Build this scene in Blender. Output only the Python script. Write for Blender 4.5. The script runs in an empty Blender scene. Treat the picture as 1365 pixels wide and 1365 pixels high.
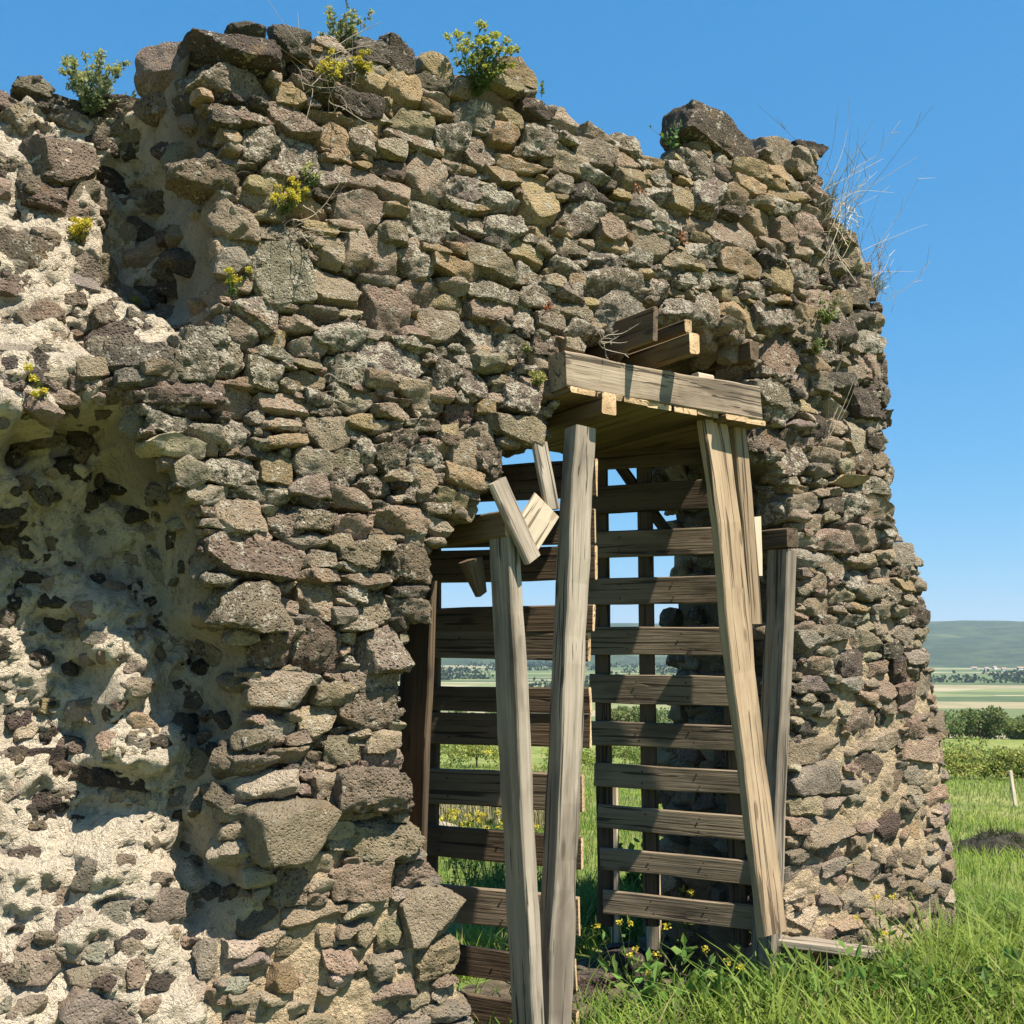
import bpy, math, random
import numpy as np
from mathutils import Matrix, Vector

# ------------------------------------------------------------------ camera, sky, sun, exposure
SC = bpy.context.scene
COL = SC.collection
FPX = 1365.0                       # focal length in photograph pixels (frame 1365 x 1365)
PITCH = math.atan(177.5 / FPX)     # horizon lies at photograph row 860
CAM = np.array([0.0, 0.0, 1.6])
cam_data = bpy.data.cameras.new('camera')
cam = bpy.data.objects.new('camera', cam_data)
COL.objects.link(cam)
cam.location = CAM
cam.rotation_euler = (math.pi / 2 + PITCH, 0, 0)
cam_data.sensor_width = 36.0
cam_data.lens = 36.0 * FPX / 1365.0
cam_data.clip_start = 0.05
cam_data.clip_end = 30000
SC.camera = cam

# wall frame: u runs along the wall to the right, t runs back from its front face, z up
D = np.array([0.822, 0.569, 0.0]); D /= np.linalg.norm(D)
NA = np.array([-D[1], D[0], 0.0])
W0 = np.array([0.0, 4.44, 0.0])
UP = np.array([0.0, 0.0, 1.0])

SUN_EL = math.radians(59)
SUN_A = math.radians(18)
sh = -NA * math.cos(SUN_A) + D * math.sin(SUN_A)
SUN = sh * math.cos(SUN_EL) + UP * math.sin(SUN_EL)
world = bpy.data.worlds.new('World'); SC.world = world; world.use_nodes = True
wn = world.node_tree
sky = wn.nodes.new('ShaderNodeTexSky'); sky.sky_type = 'NISHITA'; sky.sun_disc = False
sky.sun_elevation = SUN_EL
sky.sun_rotation = math.atan2(SUN[0], SUN[1])
sky.air_density = 1.0; sky.dust_density = 0.0; sky.ozone_density = 6.0
bg = wn.nodes['Background']; bg.inputs['Strength'].default_value = 0.067
# the clear, saturated blue of the photograph: one even colour response over the whole sky
sp_ = wn.nodes.new('ShaderNodeSeparateColor'); cb_ = wn.nodes.new('ShaderNodeCombineColor'); wn.links.new(sky.outputs[0], sp_.inputs[0])
for ch, (ga, am) in enumerate(((0.95, 0.58), (0.55, 1.58), (0.40, 2.75))):
    pw = wn.nodes.new('ShaderNodeMath'); pw.operation = 'POWER'; pw.inputs[1].default_value = ga
    mu = wn.nodes.new('ShaderNodeMath'); mu.operation = 'MULTIPLY'; mu.inputs[1].default_value = am
    wn.links.new(sp_.outputs[ch], pw.inputs[0]); wn.links.new(pw.outputs[0], mu.inputs[0]); wn.links.new(mu.outputs[0], cb_.inputs[ch])
wn.links.new(cb_.outputs[0], bg.inputs[0])
sun_d = bpy.data.lights.new('sun', 'SUN'); sun_d.energy = 5.0; sun_d.angle = math.radians(0.5)
sun_d.color = (1.0, 0.915, 0.78)
sun = bpy.data.objects.new('sun', sun_d); COL.objects.link(sun)
sun.rotation_euler = Vector(SUN).to_track_quat('Z', 'Y').to_euler()
sun.location = (6, -6, 12)
SC.view_settings.view_transform = 'Standard'; SC.view_settings.look = 'None'
SC.view_settings.gamma = 1.0; SC.view_settings.exposure = 1.27
SC.render.engine = 'CYCLES'
SC.cycles.max_bounces = 6; SC.cycles.diffuse_bounces = 3; SC.cycles.volume_bounces = 0
SC.cycles.transparent_max_bounces = 8

# ------------------------------------------------------------------ helpers
RNG = np.random.default_rng(11)
random.seed(5)

def ray(px, py):
    x = (px - 682.5) / FPX; y = (682.5 - py) / FPX
    c, s = math.cos(PITCH), math.sin(PITCH)
    return np.array([x, c - y * s, s + y * c])

def hit(px, py, A, n):
    r = ray(px, py)
    return CAM + r * (np.dot(A - CAM, n) / np.dot(r, n))

def W(px, py, t=0.0):
    return hit(px, py, W0 + NA * t, NA)

def UZ(px, py, t=0.0):
    p = W(px, py, t)
    return np.dot(p - W0, D), p[2]

def P3(u, t, z):
    u = np.asarray(u, float)[..., None]; t = np.asarray(t, float)[..., None]; z = np.asarray(z, float)[..., None]
    return W0 + u * D + t * NA + z * UP

def _h(ix, iy, iz, seed):
    h = (ix.astype(np.uint32) * np.uint32(374761393) + iy.astype(np.uint32) * np.uint32(668265263)
         + iz.astype(np.uint32) * np.uint32(2147483647) + np.uint32((seed * 974711 + 12345) & 0xffffffff))
    h = (h ^ (h >> np.uint32(13))) * np.uint32(1274126177)
    h = (h ^ (h >> np.uint32(15))) * np.uint32(2246822519)
    h = h ^ (h >> np.uint32(16))
    return h.astype(np.float64) / 4294967295.0 * 2 - 1

def vnoise(P, seed=0):
    P = np.asarray(P, float)
    i = np.floor(P).astype(np.int64); f = P - i
    f = f * f * (3 - 2 * f)
    out = 0
    for a in (0, 1):
        wa = f[..., 0] if a else 1 - f[..., 0]
        for b in (0, 1):
            wb = f[..., 1] if b else 1 - f[..., 1]
            for c in (0, 1):
                wc = f[..., 2] if c else 1 - f[..., 2]
                out = out + wa * wb * wc * _h(i[..., 0] + a, i[..., 1] + b, i[..., 2] + c, seed)
    return out

def fbm(P, octv=4, seed=0, gain=0.5):
    P = np.asarray(P, float); s = 0; a = 1.0; tot = 0
    for k in range(octv):
        s = s + a * vnoise(P * (2.03 ** k) + k * 17.3, seed + k); tot += a; a *= gain
    return s / tot

def inpoly(x, y, poly):
    poly = np.asarray(poly, float); n = len(poly); r = np.zeros(np.shape(x), bool)
    j = n - 1
    for i in range(n):
        xi, yi = poly[i]; xj, yj = poly[j]
        with np.errstate(divide='ignore', invalid='ignore'):
            c = ((yi > y) != (yj > y)) & (x < (xj - xi) * (y - yi) / (yj - yi + 1e-12) + xi)
        r ^= c; j = i
    return r

def mk_mesh(name, V, F, mat=None, attrs=None, smooth=False):
    """V (n,3); F (m,k) array or list of such arrays."""
    Fs = F if isinstance(F, list) else [F]
    Fs = [np.asarray(f, np.int32) for f in Fs if len(f)]
    me = bpy.data.meshes.new(name)
    me.vertices.add(len(V)); me.vertices.foreach_set('co', np.asarray(V, np.float32).ravel())
    nl = sum(f.size for f in Fs); npo = sum(len(f) for f in Fs)
    me.loops.add(nl); me.polygons.add(npo)
    li = np.concatenate([f.ravel() for f in Fs]); tot = np.concatenate([np.full(len(f), f.shape[1], np.int32) for f in Fs])
    st = np.concatenate([[0], np.cumsum(tot)[:-1]]).astype(np.int32)
    me.loops.foreach_set('vertex_index', li.astype(np.int32))
    me.polygons.foreach_set('loop_start', st)
    try:
        me.polygons.foreach_set('loop_total', tot)
    except Exception:
        pass
    me.polygons.foreach_set('use_smooth', np.full(npo, bool(smooth)))
    for k, (typ, val) in (attrs or {}).items():
        a = me.attributes.new(k, typ, 'POINT')
        a.data.foreach_set('color' if 'COLOR' in typ else 'value', np.asarray(val, np.float32).ravel())
    me.update(calc_edges=True)
    if mat:
        me.materials.append(mat)
    return me

def link(name, me, parent=None, M=None):
    o = bpy.data.objects.new(name, me); COL.objects.link(o)
    M = M or Matrix.Identity(4)
    if parent:
        o.parent = parent
        o.matrix_basis = Matrix.Translation(-parent.location) @ M
    else:
        o.matrix_basis = M
    return o

def tag(o, label=None, cat=None, group=None, kind=None):
    if label: o['label'] = label
    if cat: o['category'] = cat
    if group: o['group'] = group
    if kind: o['kind'] = kind
    return o

def empty(name, loc, label, cat, group=None):
    o = bpy.data.objects.new(name, None); COL.objects.link(o); o.location = Vector([float(v) for v in loc])
    o.empty_display_size = 0.1
    return tag(o, label, cat, group)

def mat4(X, Y, Z, T):
    return Matrix(((X[0], Y[0], Z[0], T[0]), (X[1], Y[1], Z[1], T[1]), (X[2], Y[2], Z[2], T[2]), (0, 0, 0, 1)))

def nrm(v):
    v = np.asarray(v, float); return v / (np.linalg.norm(v) + 1e-12)

# ------------------------------------------------------------------ materials
class NT:
    def __init__(self, name):
        self.m = bpy.data.materials.new(name); self.m.use_nodes = True
        self.t = self.m.node_tree; self.n = self.t.nodes; self.b = self.n['Principled BSDF']
        self.b.inputs['Roughness'].default_value = 0.9
        self.b.inputs['Specular IOR Level'].default_value = 0.25
    def node(self, typ, **kw):
        nd = self.n.new(typ)
        for k, v in kw.items():
            if k in ('i',):
                for kk, vv in v.items():
                    s = nd.inputs[kk]
                    if isinstance(vv, bpy.types.NodeSocket): self.t.links.new(vv, s)
                    else: s.default_value = vv
            else: setattr(nd, k, v)
        return nd
    def L(self, a, b): self.t.links.new(a, b)
    def noise(self, vec, scale, detail=4, rough=0.55, dist=0.0):
        return self.node('ShaderNodeTexNoise', i={'Vector': vec, 'Scale': scale, 'Detail': detail, 'Roughness': rough, 'Distortion': dist}).outputs['Fac']
    def math(self, op, a, b=None, c=None, clamp=False):
        nd = self.node('ShaderNodeMath', operation=op, use_clamp=clamp)
        for k, v in enumerate((a, b, c)):
            if v is None: continue
            if isinstance(v, bpy.types.NodeSocket): self.L(v, nd.inputs[k])
            else: nd.inputs[k].default_value = v
        return nd.outputs[0]
    def ramp(self, v, a, b, lo=0.0, hi=1.0):
        nd = self.node('ShaderNodeMapRange', interpolation_type='SMOOTHSTEP')
        self.L(v, nd.inputs[0]); 
        for k, x in zip((1, 2, 3, 4), (a, b, lo, hi)):
            if isinstance(x, bpy.types.NodeSocket): self.L(x, nd.inputs[k])
            else: nd.inputs[k].default_value = x
        return nd.outputs[0]
    def mix(self, f, a, b, mode='MIX'):
        nd = self.node('ShaderNodeMix', data_type='RGBA', blend_type=mode)
        for s, v in ((nd.inputs[0], f), (nd.inputs[6], a), (nd.inputs[7], b)):
            if isinstance(v, bpy.types.NodeSocket): self.L(v, s)
            elif isinstance(v, (int, float)): s.default_value = v
            else: s.default_value = (*v, 1)
        return nd.outputs[2]
    def bump(self, h, strength, dist, normal=None):
        nd = self.node('ShaderNodeBump', i={'Height': h, 'Strength': strength, 'Distance': dist})
        if normal is not None: self.L(normal, nd.inputs['Normal'])
        return nd.outputs[0]

def m_stone():
    g = NT('stone')
    pos = g.node('ShaderNodeNewGeometry').outputs['Position']
    at = g.node('ShaderNodeAttribute', attribute_name='col')
    rg = g.node('ShaderNodeAttribute', attribute_name='rgh').outputs['Fac']
    n1 = g.noise(pos, 13, 4, 0.6); n2 = g.noise(pos, 70, 5, 0.7); n3 = g.noise(pos, 190, 3, 0.7)
    v = g.math('MULTIPLY_ADD', n1, 1.0, 0.52)
    v = g.math('MULTIPLY', v, g.math('MULTIPLY_ADD', n2, 0.9, 0.55))
    col = g.mix(1.0, at.outputs['Color'], g.node('ShaderNodeCombineColor', i={0: v, 1: v, 2: v}).outputs[0], 'MULTIPLY')
    # ochre / rust staining
    st = g.ramp(g.noise(pos, 6.5, 5, 0.6), 0.56, 0.72, 0, 0.45)
    col = g.mix(st, col, (0.27, 0.17, 0.075))
    # pale crustose lichen: patches of fine specks
    patch = g.noise(pos, 21, 3, 0.55)
    speck = g.noise(pos, 62, 5, 0.68, 0.5)
    lm = g.math('MULTIPLY_ADD', patch, 0.8, speck)
    thr = g.math('MULTIPLY_ADD', at.outputs['Alpha'], -0.235, 1.105)
    lf = g.ramp(lm, thr, g.math('ADD', thr, 0.045), 0, 0.92)
    col = g.mix(lf, col, g.mix(n1, (0.42, 0.365, 0.275), (0.57, 0.515, 0.415)))
    # black lichen / soot specks
    bk = g.ramp(g.noise(pos, 46, 5, 0.7), 0.60, 0.70, 0, 0.55)
    col = g.mix(bk, col, (0.035, 0.03, 0.026))
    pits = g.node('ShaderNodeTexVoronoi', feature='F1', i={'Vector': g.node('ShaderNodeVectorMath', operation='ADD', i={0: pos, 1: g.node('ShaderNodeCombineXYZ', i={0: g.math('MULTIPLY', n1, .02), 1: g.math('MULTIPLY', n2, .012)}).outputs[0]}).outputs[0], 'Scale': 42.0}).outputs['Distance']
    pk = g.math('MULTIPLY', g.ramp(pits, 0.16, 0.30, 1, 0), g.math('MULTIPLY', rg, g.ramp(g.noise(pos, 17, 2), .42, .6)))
    col = g.mix(g.math('MULTIPLY', pk, .75), col, (0.03, 0.025, 0.02))          # shade of the open pores, painted into the colour
    g.L(col, g.b.inputs['Base Color'])
    vor = g.node('ShaderNodeTexVoronoi', feature='F1', i={'Vector': pos, 'Scale': 75.0, 'Randomness': 1.0}).outputs['Distance']
    pit = g.math('MULTIPLY', g.ramp(vor, 0.12, 0.42, -1, 0), rg)
    h = g.math('ADD', g.math('MULTIPLY_ADD', n2, 1.3, g.math('MULTIPLY', n3, 0.55)), g.math('MULTIPLY', pit, 1.4))
    h = g.math('MULTIPLY_ADD', lf, 0.35, h); h = g.math('MULTIPLY_ADD', pk, -1.6, h)
    g.L(g.bump(h, 1.0, 0.026), g.b.inputs['Normal'])
    g.b.inputs['Roughness'].default_value = 0.93
    return g.m

def m_mortar():
    g = NT('mortar')
    pos = g.node('ShaderNodeNewGeometry').outputs['Position']
    at = g.node('ShaderNodeAttribute', attribute_name='col')
    n1 = g.noise(pos, 7, 5, 0.6); n2 = g.noise(pos, 55, 5, 0.7); n3 = g.noise(pos, 260, 2, 0.6)
    v = g.math('MULTIPLY_ADD', n1, 0.7, 0.65)
    v = g.math('MULTIPLY', v, g.math('MULTIPLY_ADD', n2, 0.5, 0.75))
    col = g.mix(1.0, at.outputs['Color'], g.node('ShaderNodeCombineColor', i={0: v, 1: v, 2: v}).outputs[0], 'MULTIPLY')
    stn = g.ramp(g.noise(pos, 4.2, 6, .65), .50, .70, 0, .38)
    col = g.mix(stn, col, (0.21, 0.185, 0.145))
    gr = g.ramp(g.noise(pos, 38, 3, 0.6), 0.57, 0.64, 0, 0.75)          # grit and small pebbles
    col = g.mix(g.math('MULTIPLY', gr, .6), col, (0.20, 0.165, 0.125))
    g.L(col, g.b.inputs['Base Color'])
    h = g.math('ADD', g.math('MULTIPLY_ADD', n2, 1.5, g.math('MULTIPLY', n3, 0.4)), g.math('MULTIPLY', gr, 0.4))
    h = g.math('MULTIPLY_ADD', g.noise(pos, 24, 4, .7), 1.6, h)
    g.L(g.bump(h, 1.0, 0.034), g.b.inputs['Normal'])
    g.b.inputs['Roughness'].default_value = 0.97
    return g.m

def m_wood(name, c1, c2, dark, grain=1.0):
    g = NT(name)
    tc = g.node('ShaderNodeTexCoord').outputs['Object']
    rnd = g.node('ShaderNodeObjectInfo').outputs['Random']
    off = g.node('ShaderNodeVectorMath', operation='ADD', i={0: tc}); g.L(g.math('MULTIPLY', rnd, 37.0), off.inputs[1])
    mp = g.node('ShaderNodeMapping', i={'Vector': off.outputs[0], 'Scale': (1.0, 22.0, 22.0)}).outputs[0]
    mp2 = g.node('ShaderNodeMapping', i={'Vector': off.outputs[0], 'Scale': (2.2, 90.0, 90.0)}).outputs[0]
    mp3 = g.node('ShaderNodeMapping', i={'Vector': off.outputs[0], 'Scale': (1.4, 5.0, 5.0)}).outputs[0]
    n1 = g.noise(mp, 1.0, 4, 0.6, 0.8); n2 = g.noise(mp2, 1.0, 3, 0.6); n3 = g.noise(mp3, 1.0, 4, 0.6)
    col = g.mix(g.ramp(n1, 0.3, 0.7), c1, c2)
    col = g.mix(g.ramp(n2, 0.52, 0.72, 0, 0.6 * grain), col, dark)
    col = g.mix(g.ramp(n3, 0.46, 0.66, 0, 0.78), col, dark)
    wash = g.ramp(g.noise(g.node('ShaderNodeMapping', i={'Vector': off.outputs[0], 'Scale': (0.8, 14.0, 14.0)}).outputs[0], 1.0, 3, .5), .35, .7)
    col = g.mix(g.math('MULTIPLY', wash, .35), col, tuple(np.array(c2) * 1.25))
    crk = g.ramp(g.noise(g.node('ShaderNodeMapping', i={'Vector': off.outputs[0], 'Scale': (0.9, 40.0, 40.0)}).outputs[0], 1.0, 2, .5, 1.2), .60, .635, 0, .85)
    col = g.mix(crk, col, tuple(np.array(dark) * .45))
    kn = g.node('ShaderNodeTexVoronoi', feature='F1', i={'Vector': g.node('ShaderNodeMapping', i={'Vector': off.outputs[0], 'Scale': (2.6, 9, 9)}).outputs[0], 'Scale': 1.0}).outputs['Distance']
    col = g.mix(g.ramp(kn, 0.09, 0.16, 0.75, 0), col, dark)
    br = g.math('MULTIPLY_ADD', rnd, 0.30, 0.74)
    col = g.mix(1.0, col, g.node('ShaderNodeCombineColor', i={0: br, 1: br, 2: br}).outputs[0], 'MULTIPLY')
    g.L(col, g.b.inputs['Base Color'])
    h = g.math('SUBTRACT', g.math('MULTIPLY_ADD', n1, 0.6, n2), crk)
    g.L(g.bump(h, 0.6, 0.006), g.b.inputs['Normal'])
    g.b.inputs['Roughness'].default_value = 0.85
    return g.m

def m_leaf(name, transl=0.35, rough=0.6):
    g = NT(name)
    at = g.node('ShaderNodeAttribute', attribute_name='col')
    g.L(at.outputs['Color'], g.b.inputs['Base Color'])
    g.b.inputs['Roughness'].default_value = rough
    tr = g.node('ShaderNodeBsdfTranslucent'); g.L(at.outputs['Color'], tr.inputs[0])
    ms = g.node('ShaderNodeMixShader', i={0: transl}); g.L(g.b.outputs[0], ms.inputs[1]); g.L(tr.outputs[0], ms.inputs[2])
    g.L(ms.outputs[0], g.n['Material Output'].inputs[0])
    return g.m

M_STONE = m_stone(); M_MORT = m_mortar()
M_GREY = m_wood('wood_weathered', (0.225, 0.183, 0.138), (0.38, 0.325, 0.255), (0.08, 0.062, 0.046))
M_TAN = m_wood('wood_tan', (0.285, 0.20, 0.122), (0.37, 0.275, 0.178), (0.13, 0.088, 0.053))
M_BROWN = m_wood('wood_brown', (0.08, 0.054, 0.033), (0.125, 0.086, 0.054), (0.035, 0.025, 0.017))
M_PALE = m_wood('wood_pale', (0.58, 0.47, 0.34), (0.66, 0.55, 0.41), (0.36, 0.27, 0.17), 0.5)
M_LINT = m_wood('wood_lintel', (0.27, 0.205, 0.14), (0.40, 0.32, 0.23), (0.10, 0.075, 0.052))
M_SLAT = m_wood('wood_slat', (0.175, 0.13, 0.085), (0.235, 0.18, 0.122), (0.075, 0.055, 0.036))
M_CUT = m_wood('wood_cut_end', (0.46, 0.31, 0.17), (0.54, 0.38, 0.22), (0.30, 0.19, 0.10), 0.5)
M_SOFF = m_wood('wood_soffit', (0.12, 0.08, 0.038), (0.17, 0.115, 0.06), (0.06, 0.04, 0.022))
M_LEAF = m_leaf('foliage', .5)
M_DRY = m_leaf('dry_stalk', 0.2, 0.8)

# ------------------------------------------------------------------ ground
GZ = -0.16
RR = np.array([0, 7, 10, 16, 25, 60, 110, 180, 400, 700, 2800, 9000.0])
RZ = np.array([GZ, GZ, -0.42, -1.15, -2.2, -5.3, -9.2, -13.0, -36, -50, -52, -52.0])
def terrain(x, y):
    r = np.hypot(x, y)
    z = np.interp(r, RR, RZ)
    P = np.stack([x, y, np.zeros_like(x)], -1)
    z = z + 0.05 * fbm(P * 0.8, 3, 3) * np.clip((r - 5.5) / 3, 0, 1) + 0.5 * fbm(P * 0.03, 3, 9) * np.clip((r - 20) / 40, 0, 1)
    return z

def build_ground():
    rad = np.concatenate([[0.01], np.geomspace(0.6, 6500, 190)]); ang = np.linspace(0, 2 * np.pi, 241)[:-1]
    R, A = np.meshgrid(rad, ang, indexing='ij')
    X = R * np.sin(A); Y = R * np.cos(A); Z = terrain(X, Y)
    n, m = R.shape
    i, j = np.meshgrid(np.arange(n - 1), np.arange(m), indexing='ij'); j2 = (j + 1) % m
    F = np.stack([i * m + j, i * m + j2, (i + 1) * m + j2, (i + 1) * m + j], -1).reshape(-1, 4)[:, ::-1]
    g = NT('ground')
    pos = g.node('ShaderNodeNewGeometry').outputs['Position']
    ln = g.node('ShaderNodeVectorMath', operation='LENGTH', i={0: pos}).outputs['Value']
    n1 = g.noise(pos, 0.9, 5, 0.6); n2 = g.noise(pos, 9, 4, 0.6); n3 = g.noise(pos, 0.12, 4, 0.6)
    near = g.mix(g.ramp(n1, 0.35, 0.65), (0.09, 0.13, 0.028), (0.19, 0.22, 0.05))
    near = g.mix(g.ramp(n3, 0.45, 0.7, 0, 0.7), near, (0.24, 0.23, 0.08))
    near = g.mix(g.ramp(n2, 0.5, 0.75, 0, 0.5), near, (0.04, 0.05, 0.015))
    mp = g.node('ShaderNodeMapping', i={'Vector': pos, 'Scale': (0.0034, 0.011, 0), 'Rotation': (0, 0, 0.12)}).outputs[0]
    vo = g.node('ShaderNodeTexVoronoi', feature='F1', i={'Vector': mp, 'Scale': 1.0, 'Randomness': 0.8}).outputs['Color']
    sep = g.node('ShaderNodeSeparateColor', i={0: vo}).outputs
    cr = g.node('ShaderNodeValToRGB', i={0: sep[0]}); cr.color_ramp.interpolation = 'CONSTANT'
    pal = [(0, (0.10, 0.125, 0.045)), (0.2, (0.24, 0.20, 0.115)), (0.38, (0.085, 0.115, 0.04)), (0.55, (0.17, 0.18, 0.075)), (0.7, (0.28, 0.24, 0.15)), (0.85, (0.055, 0.08, 0.028))]
    while len(cr.color_ramp.elements) < len(pal): cr.color_ramp.elements.new(0.5)
    for e, (p, c) in zip(cr.color_ramp.elements, pal): e.position = p; e.color = (*c, 1)
    far = g.mix(g.ramp(g.noise(pos, 0.02, 5, 0.6), 0.4, 0.7, 0, 0.45), cr.outputs[0], (0.09, 0.12, 0.04))
    col = g.mix(g.ramp(ln, 260, 420), near, far)
    g.L(col, g.b.inputs['Base Color'])
    g.L(g.bump(g.math('ADD', n2, g.noise(pos, 40, 3)), 0.7, 0.05), g.b.inputs['Normal'])
    o = link('ground', mk_mesh('ground', np.stack([X, Y, Z], -1).reshape(-1, 3), F, g.m, smooth=True))
    tag(o, 'green sloping meadow falling away to patchwork fields in the valley', 'ground', kind='structure')

def build_hill():
    rad = np.linspace(2650, 6400, 90); ang = np.linspace(-1.9, 1.9, 420)
    R, A = np.meshgrid(rad, ang, indexing='ij')
    X = R * np.sin(A); Y = R * np.cos(A)
    P = np.stack([X, Y, 0 * X], -1)
    crest = np.interp(R, [2650, 2900, 4400, 5200, 6400], [-58, -46, 92, 100, 40])
    Z = crest + 22 * fbm(P * 0.0011, 3, 5) * np.clip((R - 2700) / 800, 0, 1) + 10 * fbm(P * 0.006, 3, 8) * np.clip((R - 2800) / 500, 0, 1)
    n, m = R.shape
    i, j = np.meshgrid(np.arange(n - 1), np.arange(m - 1), indexing='ij')
    F = np.stack([i * m + j, (i + 1) * m + j, (i + 1) * m + j + 1, i * m + j + 1], -1).reshape(-1, 4)[:, ::-1]
    g = NT('wooded_hill')
    pos = g.node('ShaderNodeNewGeometry').outputs['Position']
    n1 = g.noise(pos, 0.012, 6, 0.65); n2 = g.noise(pos, 0.0018, 4, 0.5)
    col = g.mix(g.ramp(n1, 0.35, 0.65), (0.02, 0.036, 0.014), (0.05, 0.072, 0.025))
    col = g.mix(g.ramp(g.noise(pos, .05, 4, .7), .5, .6, 0, .6), col, (0.012, 0.022, 0.01))
    col = g.mix(g.ramp(n2, 0.60, 0.66, 0, 0.6), col, (0.10, 0.12, 0.05))
    g.L(col, g.b.inputs['Base Color'])
    o = link('hill', mk_mesh('hill', np.stack([X, Y, Z], -1).reshape(-1, 3), F, g.m, smooth=True))
    tag(o, 'long wooded hill closing off the valley on the horizon', 'hill', kind='structure')

build_ground(); build_hill()

# ------------------------------------------------------------------ the wall: outline, relief, core
def toUZ(pts, t=0.0): return [UZ(x, y, t) for x, y in pts]
TOP_L = toUZ([(-260, 165), (-120, 150), (-60, 135), (0, 150), (45, 125), (90, 160), (150, 150), (205, 140)], 0.6)
TOP_M = toUZ([(262, 88), (290, 70), (330, 58), (370, 48), (440, 50), (480, 58), (550, 82), (600, 90), (640, 100), (700, 112), (712, 128), (748, 162), (765, 185),
              (800, 185), (860, 208), (920, 205), (930, 190), (1010, 190), (1030, 200), (1080, 195), (1098, 205)])
RIGHT = [(1098, 205), (1105, 245), (1122, 290), (1150, 310), (1158, 350), (1170, 390), (1184, 430), (1190, 500), (1188, 560), (1196, 640),
         (1214, 730), (1236, 745), (1243, 850), (1262, 960), (1271, 1080), (1277, 1180), (1282, 1300)]
RUZ = np.array(toUZ(RIGHT))
RZs, RUs = RUZ[::-1, 1], RUZ[::-1, 0]
RC = 0.34                                            # rounding radius of the broken right end
def uend(z): return np.interp(z, RZs, RUs)
DOOR_PX = [(762, 478), (790, 452), (850, 436), (860, 402), (905, 412), (960, 440), (1005, 470), (1018, 520), (1022, 600), (1050, 640), (1066, 720),
           (1062, 800), (1060, 900), (1056, 1000), (1052, 1100), (1050, 1200), (1050, 1480), (640, 1480), (628, 1400), (612, 1330), (600, 1280), (600, 1200),
           (566, 1150), (550, 1080), (538, 1000), (538, 900), (552, 850), (572, 790), (582, 730), (605, 695), (645, 668), (655, 640), (662, 610), (700, 588), (732, 580), (752, 530)]
DOOR = toUZ(DOOR_PX)
OUT = [(-3.6, -0.5), (TOP_L[0][0], TOP_L[0][1])] + TOP_L + TOP_M + [(RUZ[0, 0] + 1.2, TOP_M[-1][1]), (RUZ[-1, 0] + 1.2, -0.5)]

# broken left edge of the facing (photograph rows -> columns), left of it the exposed core
EDGE_PX = [(266, 40), (272, 110), (285, 160), (312, 200), (300, 260), (305, 320), (312, 380), (285, 430), (215, 462), (190, 500), (196, 560), (215, 610), (245, 650),
           (280, 700), (285, 760), (290, 820), (336, 870), (338, 930), (340, 980), (320, 1040), (305, 1090), (318, 1140), (345, 1190), (318, 1240), (300, 1300), (300, 1400), (300, 1500)]
EUZ = np.array(toUZ(EDGE_PX))
EZ, EU = EUZ[::-1, 1], EUZ[::-1, 0]
CP = [(-60, 160, 0.75), (0, 160, 0.72), (60, 170, 0.70), (130, 170, 0.66), (200, 150, 0.55), (0, 250, 0.58), (80, 230, 0.52), (60, 340, 0.42), (110, 330, 0.52), (0, 420, 0.36), (60, 450, 0.28), (110, 440, 0.38),
      (20, 500, 0.06), (80, 505, 0.10), (0, 545, -0.02), (60, 540, 0.00), (115, 520, 0.12), (-60, 540, -0.02), (-60, 500, 0.05), (-60, 400, 0.36),
      (170, 250, 0.72), (210, 200, 0.66), (200, 300, 0.72), (200, 380, 0.60), (230, 350, 0.58), (160, 350, 0.70), (250, 250, 0.50),
      (160, 450, 0.22), (190, 480, 0.12), (150, 510, 0.14), (180, 535, 0.12),
      (20, 600, 0.50), (-60, 620, 0.52), (80, 590, 0.50), (140, 590, 0.48), (150, 650, 0.58), (200, 680, 0.51), (240, 740, 0.47), (100, 700, 0.61), (20, 750, 0.61), (150, 750, 0.58), (240, 800, 0.50), (280, 880, 0.47), (60, 850, 0.60), (100, 900, 0.56),
      (20, 950, 0.58), (-60, 900, 0.56), (285, 960, 0.46), (270, 1060, 0.46), (260, 1100, 0.42), (60, 1060, 0.48), (20, 1100, 0.45), (290, 1130, 0.38), (90, 970, 0.54), (100, 1060, 0.47),
      (140, 825, 0.40), (150, 870, 0.30), (170, 920, 0.24), (165, 990, 0.22), (215, 1000, 0.24), (225, 1040, 0.35), (215, 1090, 0.33), (180, 1120, 0.28), (240, 920, 0.42),
      (60, 1190, 0.30), (150, 1170, 0.20), (210, 1210, 0.16), (275, 1200, 0.25), (100, 1250, 0.18), (200, 1280, 0.10), (280, 1290, 0.10), (50, 1300, 0.20), (150, 1340, 0.04), (250, 1350, 0.03), (40, 1360, 0.12), (-60, 1200, 0.40), (-60, 1350, 0.20), (150, 1450, -0.05), (0, 1450, 0.00)]
CPU = np.array([UZ(x, y, p) for x, y, p in CP]); CPP = np.array([c[2] for c in CP])

def recess(u, z):
    """how far the exposed core lies behind the facing plane"""
    u = np.asarray(u, float); z = np.asarray(z, float)
    e = np.interp(z, EZ, EU)
    d2 = (u[..., None] - CPU[:, 0]) ** 2 + (z[..., None] - CPU[:, 1]) ** 2 + 0.0006
    w = d2 ** -1.9
    P = (w * CPP).sum(-1) / w.sum(-1)
    s = np.clip((e - u) / 0.09, 0, 1); s = s * s * (3 - 2 * s)
    return P * s, s

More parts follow.
